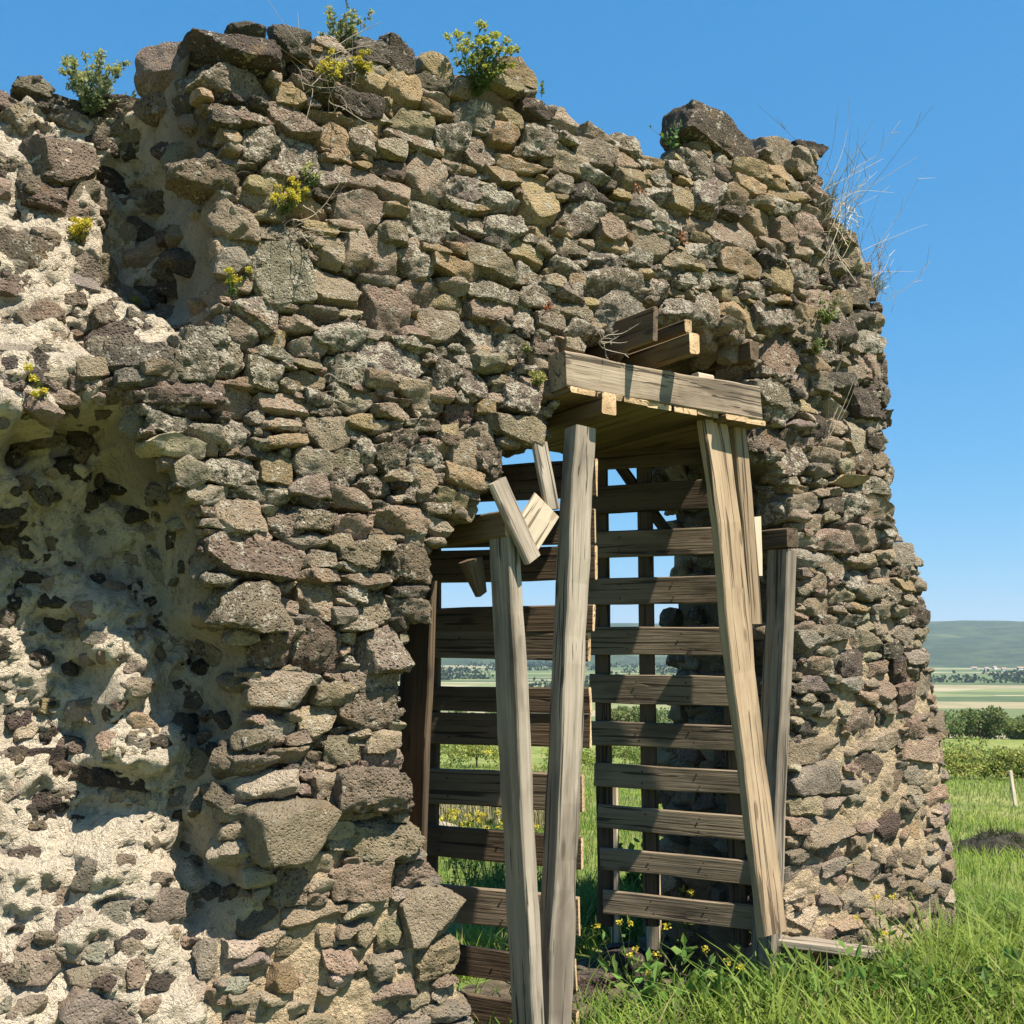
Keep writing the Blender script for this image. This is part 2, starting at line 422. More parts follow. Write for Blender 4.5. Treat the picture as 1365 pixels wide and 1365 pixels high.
def surf(u, z):
    """param (u,z) -> (u', t, angle) of the facing surface (rounded at the right end)"""
    a = uend(z) - 0.55 * RC
    s = np.maximum(u - a, 0); ph = np.minimum(s / RC, math.pi / 2)
    ex = np.maximum(s - RC * math.pi / 2, 0)
    return np.where(s > 0, a + RC * np.sin(ph), u), RC * (1 - np.cos(ph)) + ex, ph

def mort_depth(u, z):
    """mortar stands fuller low on the right and at the foot, washed out above"""
    lo = np.clip((1.25 - z) / 0.9, 0, 1)
    rt = np.clip((u - 1.75) / 0.5, 0, 1) * np.clip((2.0 - z) / 0.8, 0, 1)
    return 0.082 - 0.072 * np.maximum(lo * 0.9, rt)

wall = empty('ruined_wall', P3(0.3, 0.45, GZ), 'ruined basalt rubble wall with ragged top and a broken doorway opening', 'wall')

def build_core():
    h = 0.014
    us = np.arange(-2.3, RUs.max() + 0.75, h); zs = np.arange(-0.42, 4.6, h)
    U, Z = np.meshgrid(us, zs, indexing='ij')
    n, m = U.shape
    uc = (U[:-1, :-1] + h / 2); zc = (Z[:-1, :-1] + h / 2)
    jit = 0.025 * fbm(np.stack([uc * 9, zc * 9, 0 * uc], -1), 3, 77)
    inside = inpoly(uc, zc + jit, OUT) & ~inpoly(uc + jit, zc + jit * 0.5, DOOR) & (uc < uend(zc) - 0.55 * RC + 1.45 * RC + jit)
    Q = np.stack([U, Z, 0 * U], -1)
    rec, s = recess(U, Z)
    uu, tt, ph = surf(U, Z)
    big = fbm(Q * 7, 3, 21); fine = fbm(Q * 26, 3, 22)
    tf = tt + mort_depth(U, Z) * (1 - s) + rec + 0.03 * big + 0.016 * fine + s * (0.05 * fbm(Q * 6, 4, 31) - 0.03 * (1 - 2.4 * np.abs(fbm(Q * 13, 3, 33, .6))) + 0.03 * fbm(Q * 24, 3, 32, .75) + 0.014 * vnoise(Q * 61, 35))
    zz = Z + s * 0.02 * fbm(Q * 12, 2, 41)
    uu = uu + s * 0.02 * fbm(Q * 12, 2, 42)
    tb = np.maximum(np.maximum(0.9, tf + 0.3), 0) + 0.04 * fbm(Q * 5, 3, 51)
    used = np.zeros((n, m), bool)
    for a in (0, 1):
        for b in (0, 1):
            used[a:n - 1 + a, b:m - 1 + b] |= inside
    idx = -np.ones((n, m), int); idx[used] = np.arange(used.sum()); nv = used.sum()
    VF = P3(uu[used], tf[used], zz[used]); VB = P3(uu[used], tb[used], Z[used])
    I, J = np.nonzero(inside)
    a, b, c, d = idx[I, J], idx[I + 1, J], idx[I + 1, J + 1], idx[I, J + 1]
    F = [np.stack([a, b, c, d], -1), np.stack([a, d, c, b], -1) + nv]
    # bounding rims between the two faces
    pad = np.pad(inside, 1)
    E = []
    def edges(mask, f0, f1):
        ii, jj = np.nonzero(mask); E.append(np.stack([idx[ii + f0[0], jj + f0[1]], idx[ii + f1[0], jj + f1[1]]], -1))
    core = pad[1:-1, 1:-1]
    edges(core & ~pad[:-2, 1:-1], (0, 1), (0, 0)); edges(core & ~pad[2:, 1:-1], (1, 0), (1, 1))
    edges(core & ~pad[1:-1, :-2], (0, 0), (1, 0)); edges(core & ~pad[1:-1, 2:], (1, 1), (0, 1))
    E = np.concatenate(E); bv = np.unique(E); K = 14
    mp = -np.ones(nv, int); mp[bv] = np.arange(len(bv))
    mids = []
    for k in range(1, K):
        f = k / K; p = VF[bv] * (1 - f) + VB[bv] * f
        amp = 0.06 * math.sin(math.pi * f) ** 0.5
        p = p + amp * np.stack([fbm(p * 6, 3, 61), fbm(p * 6, 3, 62), fbm(p * 6, 3, 63)], -1)
        mids.append(p)
    V = np.concatenate([VF, VB] + mids)
    def vid(k, v):
        if k == 0: return v
        if k == K: return v + nv
        return 2 * nv + (k - 1) * len(bv) + mp[v]
    for k in range(K):
        F.append(np.stack([vid(k, E[:, 1]), vid(k, E[:, 0]), vid(k + 1, E[:, 0]), vid(k + 1, E[:, 1])], -1))
    # colour: warm cream mortar low and right, greyer beige in the core, brown earthy joints high up
    warm = np.array([0.56, 0.43, 0.275]); grey = np.array([0.68, 0.585, 0.45]); earth = np.array([0.18, 0.138, 0.09])
    uo, zo = U[used], Z[used]
    so = s[used][:, None]
    hi = np.clip((zo - 0.9) / 1.3, 0, 1) * np.clip(1 - np.clip((uo - 1.7) / .6, 0, 1) * np.clip((2.2 - zo) / .6, 0, 1), 0, 1)
    pt = np.clip(fbm(np.stack([uo * 3, zo * 3, 0 * uo], -1), 3, 90) * 1.6 + 0.1, 0, 1)
    hi = (hi * (1 - 0.6 * pt))[:, None]
    cf = (warm * (1 - hi) + earth * hi) * (1 - so) + grey * so
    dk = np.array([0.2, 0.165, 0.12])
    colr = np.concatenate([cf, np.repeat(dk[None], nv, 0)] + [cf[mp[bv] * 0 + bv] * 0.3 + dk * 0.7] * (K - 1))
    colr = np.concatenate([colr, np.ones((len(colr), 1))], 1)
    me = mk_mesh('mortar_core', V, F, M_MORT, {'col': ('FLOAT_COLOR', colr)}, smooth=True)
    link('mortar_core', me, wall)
    return VF, bv

build_core()

# ------------------------------------------------------------------ stones
PAL = {'b': ((.375, .288, .200), .60, .40), 'v': ((.270, .209, .148), .60, 1.0), 'o': ((.390, .288, .160), .45, .3), 'l': ((.250, .200, .146), 1.0, .7),
       'r': ((.365, .266, .188), .40, .6), 'g': ((.345, .284, .214), .55, .4), 'p': ((.49, .395, .288), .30, .3), 'd': ((.135, .107, .080), .40, .6), 't': ((.425, .330, .226), .25, .3)}
_cube = {}
def cube_faces(n):
    """front + four sides of a cube as a grid; local -y is the outward face"""
    if n in _cube: return _cube[n]
    pts = {}; V = []; F = []
    g = np.linspace(-1, 1, n + 1)
    def vid(p):
        k = tuple(np.round(p, 5))
        if k not in pts: pts[k] = len(V); V.append(p)
        return pts[k]
    for ax, sg in ((1, -1), (0, -1), (0, 1), (2, -1), (2, 1)):
        o = [a for a in (0, 1, 2) if a != ax]
        for i in range(n):
            for j in range(n):
                q = []
                for a, b in ((i, j), (i + 1, j), (i + 1, j + 1), (i, j + 1)):
                    p = [0, 0, 0]; p[ax] = sg; p[o[0]] = g[a]; p[o[1]] = g[b]; q.append(vid(p))
                nn = np.cross(np.array(V[q[1]]) - V[q[0]], np.array(V[q[2]]) - V[q[0]])
                F.append(q if nn[ax] * sg > 0 else q[::-1])
    _cube[n] = (np.array(V, float), np.array(F)); return _cube[n]

def stone_verts(w, h, dep, rough, n, rng, boxy=None):
    V, F = cube_faces(n)
    p = boxy or rng.uniform(5.5, 12.0)
    q = np.sign(V) * np.abs(V) ** 0.85
    r = (np.abs(q) ** p).sum(1) ** (-1 / p)
    q = q * r[:, None]
    # irregular outline: bilinear corner shift in the face plane
    c = rng.uniform(-.20, .20, (4, 2)); fx = (q[:, 0] + 1) / 2; fz = (q[:, 2] + 1) / 2
    for k, wgt in enumerate(((1 - fx) * (1 - fz), fx * (1 - fz), (1 - fx) * fz, fx * fz)):
        q[:, 0] += wgt * c[k, 0] * 0.8; q[:, 2] += wgt * c[k, 1]
    # cleaved facets
    for k in range(rng.integers(6, 11)):
        nn = rng.normal(size=3)
        if k < 2: nn = nn * .24; nn[1] = -1.0; pc = rng.uniform(68, 86)
        else: nn[1] = -abs(nn[1]) * .55; pc = rng.uniform(80, 96)
        nn /= np.linalg.norm(nn)
        dd = q @ nn; lim = np.percentile(dd, pc)
        q = q - np.maximum(dd - lim, 0)[:, None] * nn * 0.92
    for ax in (0, 2): q[:, ax] = (q[:, ax] - (q[:, ax].max() + q[:, ax].min()) / 2) * 2 / (q[:, ax].max() - q[:, ax].min())
    q[:, 1] -= q[:, 1].min() + 1
    S = np.array([w, dep, h]) / 2
    x = q * S
    sd = int(rng.integers(0, 1 << 20)); m = min(w, h)
    dirn = q / (np.linalg.norm(q, axis=1, keepdims=True) + 1e-9)
    o = rng.uniform(0, 50, 3)
    a = fbm(x / m * 1.7 + o, 2, sd) * 0.06 * m + fbm(x / 0.03 + o, 3, sd + 9, .6) * (0.008 + 0.012 * rough)
    if rough > .5 and n > 7:
        a = a - np.clip(vnoise(x / 0.02 + o, sd + 4) - .25, 0, 1) * 0.012 * rough
    return x + dirn * a[:, None], F

class Bag:
    def __init__(self): self.V = []; self.F = []; self.C = []; self.R = []; self.k = 0
    def add(self, V, F, c, r):
        self.V.append(V); self.F.append(F + self.k); self.k += len(V)
        self.C.append(np.repeat(np.array(c)[None], len(V), 0)); self.R.append(np.full(len(V), r))
    def build(self, name, parent, kind='stuff'):
        if not self.V: return
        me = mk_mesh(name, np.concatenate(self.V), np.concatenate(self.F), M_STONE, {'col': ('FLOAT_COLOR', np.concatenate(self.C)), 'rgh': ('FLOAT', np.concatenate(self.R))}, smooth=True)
        shade_sharp(me)
        return tag(link(name, me, parent), kind=kind)

def shade_sharp(me):
    try: me.set_sharp_from_angle(angle=math.radians(32))
    except Exception: pass

def frame(out, roll, rng, tilt=0.07):
    Y = -nrm(out + rng.normal(size=3) * tilt)
    X = nrm(np.cross(Y, UP)) if abs(Y[2]) < .9 else nrm(np.cross(Y, D))
    if np.dot(X, D) < 0 and abs(np.dot(X, D)) > .3: X = -X
    Z = np.cross(X, Y)
    if Z[2] < 0 and abs(Z[2]) > .3: X, Z = -X, -Z
    c, s = math.cos(roll), math.sin(roll)
    return X * c + Z * s, Y, Z * c - X * s

# stones of the facing as they lie in the photograph: column, row, width, height, kind, turn, extra projection (cm)
FACE = """333 70 125 45 d 0 4;320 107 98 46 v;331 43 42 18 d;388 55 42 46 d;392 123 40 34 o;325 150 90 32 v;348 192 50 52 l;285 228 85 42 v;338 262 58 32 r;404 202 60 53 l;451 178 40 37 o;326 300 37 40 p
372 366 85 80 l;442 382 90 62 b;345 412 58 40 l -18;320 442 58 36 b -18;403 432 54 24 b;370 451 28 28 o;411 462 44 26 g;446 334 36 42 b;497 65 47 38 d;534 72 36 44 d;588 86 36 32 o;493 109 38 32 o
537 122 46 48 o;690 96 42 36 o;582 147 36 22 o;673 134 56 34 o;555 165 54 34 o;603 185 46 60 l;645 197 38 58 l;676 181 42 30 o;717 190 38 40 l;756 215 54 36 b;489 188 38 34 l;748 161 32 28 b
794 202 48 36 b;800 180 40 28 b;840 194 38 30 l;567 230 52 62 b;620 251 46 40 l;483 280 66 48 b;568 295 60 52 l;672 268 58 42 l;721 266 42 62 o;774 290 60 48 l 0 3;678 303 52 40 l;816 307 32 36 r
866 325 46 42 b;478 330 36 58 b;515 338 42 62 b;524 313 42 28 b;558 347 46 42 l;656 350 60 42 b;706 362 40 34 l;708 336 52 30 o -12;664 385 72 30 l;556 390 58 40 b;606 402 52 30 o;517 415 54 62 b
585 438 48 52 b;636 440 52 44 l;818 378 80 50 l;826 428 56 62 l -35 3;692 465 50 44 l;700 424 36 40 l;880 385 40 28 l;755 355 36 22 l;972 184 96 50 d -4 0;933 215 42 34 l;1000 226 38 28 o;1001 248 34 24 o
1052 262 58 18 o;1018 296 44 40 o;978 307 62 46 b;989 348 54 38 o;1070 363 42 32 l;912 413 50 34 l;1030 428 44 36 l;1078 421 28 32 o;1046 470 60 60 v;1097 488 32 20 o;1163 473 40 42 d;1184 446 30 28 g
1075 186 56 24 d;1046 200 42 40 b;1153 320 30 42 d;1174 388 22 30 b;1075 513 24 34 b;1153 533 32 48 d;1180 530 34 18 d;1122 546 42 34 b;1146 582 22 40 b;1168 571 28 22 b;1187 586 22 42 d;1094 567 26 38 d
1080 541 28 22 o;1062 618 30 46 l;1128 621 20 22 b;1072 650 34 14 o;1101 645 26 14 b;1134 641 38 16 o;1080 670 50 30 b;1138 670 30 30 l;1174 677 42 42 b;1160 718 50 38 b;1110 721 46 28 b;1160 748 34 22 b
1215 779 36 18 o;1239 778 14 18 b;1191 792 28 32 v;1152 808 34 18 o;1228 760 24 18 l;1112 848 44 30 v;1142 884 38 36 d;1115 886 28 22 p;1137 914 40 24 g;1181 922 34 26 b;1199 893 20 40 d;1153 966 42 44 b
1243 944 36 28 o;1095 972 64 24 d;1095 1000 82 30 g;1088 1041 60 46 g;1134 1022 16 12 r;1161 1024 32 44 d;1225 1003 44 36 b;1252 1003 24 36 b;1195 1042 20 32 b;1249 1063 38 28 b;1221 1067 18 26 b;1110 1075 40 20 p
1148 1083 26 22 b;1112 1103 72 36 b;1184 1106 32 48 d;1222 1099 24 38 o;1113 1136 36 26 b;1073 1171 50 34 g;1157 1162 42 24 b;1214 1139 34 42 b;1108 1197 28 32 b;1141 1200 32 34 b;1259 1089 24 28 g
261 482 56 50 l 0 3;308 480 40 48 l;353 495 42 42 l;408 484 38 15 b;414 508 52 28 b;379 538 64 34 b;374 564 48 20 b;381 587 48 18 o;440 579 56 48 b;371 621 42 42 o;417 620 46 38 b;232 563 60 24 l;235 593 72 28 p 0 3
320 578 46 44 l;308 624 66 44 l;256 628 46 38 p;324 690 62 48 b;371 662 44 30 l;379 698 44 36 v;337 747 112 56 v -8 6;332 810 96 64 v 0 7;368 866 60 58 v 0 3;432 865 68 78 v;430 743 42 20 b;424 767 52 24 b;428 801 46 46 b
472 532 50 36 b;507 506 40 22 b;523 548 44 22 b;623 550 48 34 v;635 510 46 42 l;600 571 28 20 o;618 604 32 42 b;653 613 38 56 v;685 567 60 40 b -15 7;695 533 46 34 l -10 3;564 639 34 36 b;616 635 46 26 o;500 645 54 36 v
601 663 40 28 o -8;586 680 44 18 v;471 699 58 34 r;530 692 68 40 r;542 755 62 54 v 0 3;500 807 46 54 v;508 866 64 62 v 0 5;478 740 50 30 v;543 588 42 46 v;572 606 40 28 l;572 546 42 26 v;598 500 40 44 l;525 478 92 44 l -8
455 452 60 36 l;462 492 50 36 l;483 562 38 20 o;510 570 28 18 b;490 600 34 36 l;525 612 44 36 v;466 615 50 30 v;466 665 52 26 b;640 460 34 26 b;652 542 30 20 o;655 570 32 14 b;588 596 30 20 b;548 660 26 20 v
381 925 78 54 g 0 4;449 924 48 30 b;430 962 54 42 b;492 950 66 56 v;370 970 52 30 p;511 988 42 28 t;387 1008 54 28 t;457 1000 40 36 b;362 1046 92 34 p 0 4;436 1044 34 34 b;500 1053 98 54 v 0 9;390 1107 108 86 b 8 16
446 1082 46 24 t;451 1106 38 24 t;510 1117 92 50 v 0 4;390 1182 52 52 v;488 1174 80 52 b 6 3;552 1162 40 32 v;574 1218 70 66 p 0 6;417 1224 72 36 t;398 1263 56 36 b;493 1244 32 42 t;522 1244 24 42 t;440 1254 26 26 b
451 1283 38 30 r;509 1291 32 32 b;579 1277 58 50 r;350 1218 50 48 d;335 1285 62 28 p;377 1308 36 38 o;414 1306 30 30 t;340 1314 34 18 p;341 1342 26 32 p;473 1328 60 40 t;388 1345 60 22 t;592 1348 62 28 g;590 1323 26 22 p;560 1316 26 28 d
890 360 46 24 l;905 345 36 26 r;930 370 40 26 l;944 410 34 44 l;965 372 40 22 l;1008 385 44 24 l;1000 430 20 36 o;1050 415 34 26 l;760 325 48 28 l;800 345 46 26 l;845 345 34 22 l;855 275 34 30 l;905 262 26 34 o;945 262 40 50 l
885 235 36 30 l;840 240 44 34 o;850 378 44 24 b;760 390 34 24 l;772 440 36 30 l;720 395 50 28 l;735 430 34 28 r;790 232 36 28 l;1120 330 34 30 l;1110 285 30 28 b;1085 300 40 30 b;1095 350 36 24 b;1140 370 30 26 d;1120 400 30 30 o
1035 325 36 22 b;1090 240 24 26 d;1070 225 36 18 b;1125 440 34 30 d;1150 425 30 28 d;1140 500 30 26 b;1120 510 36 30 d;1030 520 44 34 l;1045 545 50 30 l;1035 580 44 36 v;1062 585 30 30 v"""
CORE = """5 520 40 26 l;30 548 36 22 v;85 530 34 24 b;104 512 30 22 l;70 476 40 26 v;130 468 36 24 l;20 440 44 30 l;62 418 40 28 b;100 400 34 26 v;10 385 36 22 b;85 215 75 62 v;10 225 45 42 v;58 262 52 40 v;113 262 48 34 b;25 340 75 80 l;132 360 26 38 b;144 426 30 32 v;184 428 28 18 l;243 434 70 26 l;174 200 45 32 d;232 202 62 24 d;248 148 30 34 d;165 258 46 26 d;208 270 30 26 v;200 320 40 22 d;225 318 28 26 v;200 395 44 26 d;225 362 30 24 v
45 118 42 26 v;80 145 62 38 d;158 136 84 28 d;12 142 40 28 v;225 98 85 56 g;109 495 24 26 b;50 500 70 50 p;180 482 110 40 l;240 527 98 30 v;18 470 50 34 p;150 525 40 26 v;10 612 22 28 d;108 583 28 26 d;131 634 20 24 d;158 652 36 16 d;90 622 54 28 d;126 667 28 30 d;186 686 32 20 d;170 724 28 26 d;200 716 20 20 d
231 716 16 22 d;12 702 28 42 d;72 746 48 34 d;34 726 20 34 d;62 710 26 14 d;84 804 62 24 d;20 802 22 18 d;75 834 32 22 d;103 835 24 20 b;54 878 26 20 d;90 890 22 20 d;130 778 18 18 d;163 779 14 16 d;243 758 16 18 d;289 873 38 32 b;185 747 28 20 p;212 758 46 22 p -45;128 830 34 28 t -20;160 822 28 20 p;252 853 22 18 p
118 877 26 24 p;148 863 28 30 t;215 655 34 26 v;60 660 36 22 v;40 590 40 18 v;18 928 32 28 d;24 960 26 28 d;64 984 22 20 d;250 922 44 38 b;310 910 34 20 b;181 916 34 26 t;112 946 48 30 p;155 951 30 30 d;67 944 26 24 o;145 990 32 24 t;223 989 54 22 d;168 1008 48 18 t;60 1014 86 22 d;168 1036 72 20 d;105 1058 60 16 d
268 1019 30 34 b;264 1067 16 34 b;292 1060 22 20 d;34 1088 32 30 d;66 1098 16 40 d;176 1066 50 20 p;190 1128 38 22 b;160 1154 28 30 b;117 1166 24 40 g;64 1190 64 54 t;214 1172 32 16 b;163 1222 52 36 g;221 1210 56 44 g;269 1202 20 18 r;99 1238 46 44 g;125 1273 60 24 p;184 1272 46 34 b;175 1300 24 32 r;48 1285 56 48 p
122 1308 78 40 p;206 1318 24 20 b;275 1280 26 50 g;116 1345 62 38 p;157 1343 26 24 g;260 1325 24 36 p;315 1190 36 20 d;20 1010 30 22 d;36 1140 40 26 d;200 1345 30 22 b;285 1005 20 18 d;300 960 24 20 d;275 985 18 16 b;255 960 20 18 d;240 880 22 18 d;222 835 24 16 d;195 800 26 18 d;215 870 18 20 b;45 770 30 16 d;60 550 50 26 p"""
def parse(s):
    out = []
    for it in s.replace('\n', ';').split(';'):
        f = it.split()
        if len(f) < 5: continue
        out.append((float(f[0]), float(f[1]), float(f[2]), float(f[3]), f[4], float(f[5]) if len(f) > 5 else None, float(f[6]) / 100 if len(f) > 6 else 0.0))
    return out

def colour(kind, rng, z):
    c, li, rg = PAL[kind]
    v = rng.uniform(.64, 1.10); tint = rng.normal(0, .035, 3)
    li = li * np.clip((z - .55) / .9, .12, 1) * rng.uniform(.75, 1.1)
    return (*np.clip(np.array(c) * v * (1 + tint), .02, .8), float(li)), rg

def invsurf(px, py):
    """photograph pixel -> parameter u, z on the rounded facing (search along u)"""
    u0, z = UZ(px, py)
    a = uend(z) - .55 * RC
    if u0 <= a: return u0, z
    best = None
    for s in np.linspace(0, RC * 1.25, 40):
        uu, tt, ph = surf(np.array(a + s), np.array(z))
        p = P3(uu, tt, z) - CAM
        x = 682.5 + FPX * p[0] / (p[1] * math.cos(PITCH) + p[2] * math.sin(PITCH))
        if best is None or abs(x - px) < best[0]: best = (abs(x - px), a + s)
    return best[1], z

def build_stones():
    rng = np.random.default_rng(4)
    L = []                                   # u, z, w, h, kind, roll, protrude, traced
    for cx, cy, w, h, k, r, ex in parse(FACE):
        u, z = invsurf(cx, cy)
        sc = FPX / np.dot(P3(u, 0, z) - CAM, ray(682.5, 682.5))
        du = np.linalg.norm(W(cx + 1, cy) - W(cx - 1, cy)) / 2
        roll = math.radians(r) if r is not None else rng.normal(0, .05)
        L.append([u, z, w * min(du, 1.75 / sc) * 1.0, h / sc * 0.97, k, roll, ex, 1])
    # fill what is left between them with smaller stones laid in rough courses
    g = 0.01; u0, z0 = -1.6, -0.3
    nu, nz = int((RUs.max() + 0.9 - u0) / g), int((4.6 - z0) / g)
    GU, GZZ = np.meshgrid(u0 + (np.arange(nu) + .5) * g, z0 + (np.arange(nz) + .5) * g, indexing='ij')
    free = inpoly(GU, GZZ, OUT) & ~inpoly(GU, GZZ, DOOR) & (GU > np.interp(GZZ, EZ, EU) - .02) & (GU < uend(GZZ) + .95 * RC)
    def mark(u, z, w, h, roll, k=.93):
        i0, i1 = int((u - w - u0) / g), int((u + w - u0) / g) + 1; j0, j1 = int((z - w - h - z0) / g), int((z + w + h - z0) / g) + 1
        i0, j0 = max(i0, 0), max(j0, 0)
        du, dz = GU[i0:i1, j0:j1] - u, GZZ[i0:i1, j0:j1] - z
        c, s = math.cos(roll), math.sin(roll)
        a, b = (du * c + dz * s) / (w / 2 * k), (-du * s + dz * c) / (h / 2 * k)
        free[i0:i1, j0:j1] &= ~((np.abs(a) ** 4 + np.abs(b) ** 4) < 1)
    for s in L: mark(*s[:4], s[5])
    kinds = 'bbbbbllvvdgr'
    for (w, h, tries, need) in ((.22, .105, 2500, .93), (.185, .085, 3500, .91), (.155, .066, 5000, .90), (.125, .056, 7000, .88), (.095, .046, 9000, .86), (.07, .038, 12000, .84), (.052, .03, 14000, .82)):
        ii, jj = np.nonzero(free)
        if not len(ii): break
        pick = rng.integers(0, len(ii), tries)
        for a in pick:
            i, j = ii[a], jj[a]
            if not free[i, j]: continue
            ww, hh = w * rng.uniform(.8, 1.25), h * rng.uniform(.8, 1.25)
            a0, a1, b0, b1 = i - int(ww / 2 / g), i + int(ww / 2 / g) + 1, j - int(hh / 2 / g), j + int(hh / 2 / g) + 1
            if a0 < 0 or b0 < 0: continue
            if free[a0:a1, b0:b1].mean() < need: continue
            u, z = GU[i, j], GZZ[i, j]
            full = mort_depth(u, z) < .048
            if full and rng.random() < (.92 if ww < .1 else .6): continue
            ks = kinds
            if z > 2.6 and u > .2: ks = 'llllllbbvgd'
            if z > 3.2: ks = 'llbbood'
            if u > 1.9: ks = 'bbbbdrlvg'
            if z < 1.0: ks = 'ttbbbpvg'
            L.append([u, z, ww * 1.10, hh * 1.10, ks[rng.integers(len(ks))], rng.normal(0, .06), 0.0, 0])
            mark(u, z, ww, hh, L[-1][5], 1.0)
    # rank by apparent size; the 300 largest are stones of their own, the rest one infill
    def app(s):
        p = P3(s[0], 0, s[1]); dd = np.linalg.norm(p - CAM); return s[2] * s[3] / dd ** 2 * (3 if s[7] else 1)
    order = sorted(range(len(L)), key=lambda i: -app(L[i]))
    bag = Bag()
    for rank, i in enumerate(order):
        u, z, w, h, k, roll, ex, tr = L[i]
        rng2 = np.random.default_rng(1000 + i)
        uu, tt, ph = surf(np.array(u), np.array(z))
        out = -NA * math.cos(ph) + D * math.sin(ph)
        X, Y, Z = frame(out, roll, rng2, .06)
        dep = max(.12, min(.26, .9 * max(w, h)) + ex)
        c, rg = colour(k, rng2, z)
        pr = rng2.uniform(-.01, .042) + ex
        if w < .1: pr -= .012
        T = P3(uu, tt, z) + out * (pr - dep / 2)
        n = 16 if w * h > .02 else (12 if w * h > .009 else (8 if w * h > .004 else 6))
        V, F = stone_verts(w * 1.13, h * 1.15, dep, rg, n, rng2)
        if rank < 300:
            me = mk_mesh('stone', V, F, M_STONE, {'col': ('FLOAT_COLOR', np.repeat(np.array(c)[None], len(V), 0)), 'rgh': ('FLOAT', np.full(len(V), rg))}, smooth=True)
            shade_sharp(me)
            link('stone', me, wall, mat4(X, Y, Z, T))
        else:
            R = np.stack([X, Y, Z], 1)
            bag.add(V @ R.T + T, F, c, rg)
    # stones of the reveals, the wall head and the broken end, through the thickness
    def rim(poly, inward, step, ts, zmin=-.2, kinds='bbvvdlt', closed=False, lift=0.0):
        P = np.array(poly)
        for a, b in zip(P[:-1], P[1:]):
            Ls = np.linalg.norm(b - a); m = max(1, int(round(Ls / step)))
            tg = (b - a) / (Ls + 1e-9); nn = np.array([tg[1], -tg[0]]) * inward
            for q in range(m):
                for t in ts:
                    f = (q + rng.uniform(.2, .8)) / m; pt = a + (b - a) * f
                    if pt[1] < zmin: continue
                    out = D * nn[0] + UP * nn[1]
                    w, h = rng.uniform(.14, .26), rng.uniform(.09, .15)
                    Y = -nrm(out + rng.normal(size=3) * .12); X = nrm(NA - Y * np.dot(NA, Y)); Zv = np.cross(X, Y)
                    k = kinds[rng.integers(len(kinds))]; c, rg = colour(k, rng, pt[1])
                    V, F = stone_verts(w, h, .14, rg, 7, rng)
                    T = P3(pt[0], t + rng.uniform(-.06, .06), pt[1]) + out * (rng.uniform(-.05, .0) + lift)
                    bag.add(V @ np.stack([X, Y, Zv], 1).T + T, F, c, rg)
    dp = DOOR[:17]
    rim(dp, 1, .10, (.18, .36, .55, .74, .9))
    rim(DOOR[17:] + DOOR[:1], 1, .11, (.2, .45, .7))
    rim(TOP_M, -1, .13, (.2, .42, .65, .85), lift=-.03)
    rim(TOP_L, -1, .15, (.75, .95, 1.1), lift=-.03)
    rim([(u + .45 * RC, z) for u, z in RUZ], -1, .12, (.45, .65, .85), lift=-.03)
    bag.build('stone_infill', wall)
    print('facing stones', len(L))

build_stones()

def core_hit(px, py):
    """first point of the exposed core along the ray of a pixel"""
    ts = np.linspace(-.1, 1.1, 121)
    uz = np.array([UZ(px, py, t) for t in ts])
    rec, s = recess(uz[:, 0], uz[:, 1])
    i = np.argmax(ts >= rec)
    return uz[i, 0], uz[i, 1], ts[i]

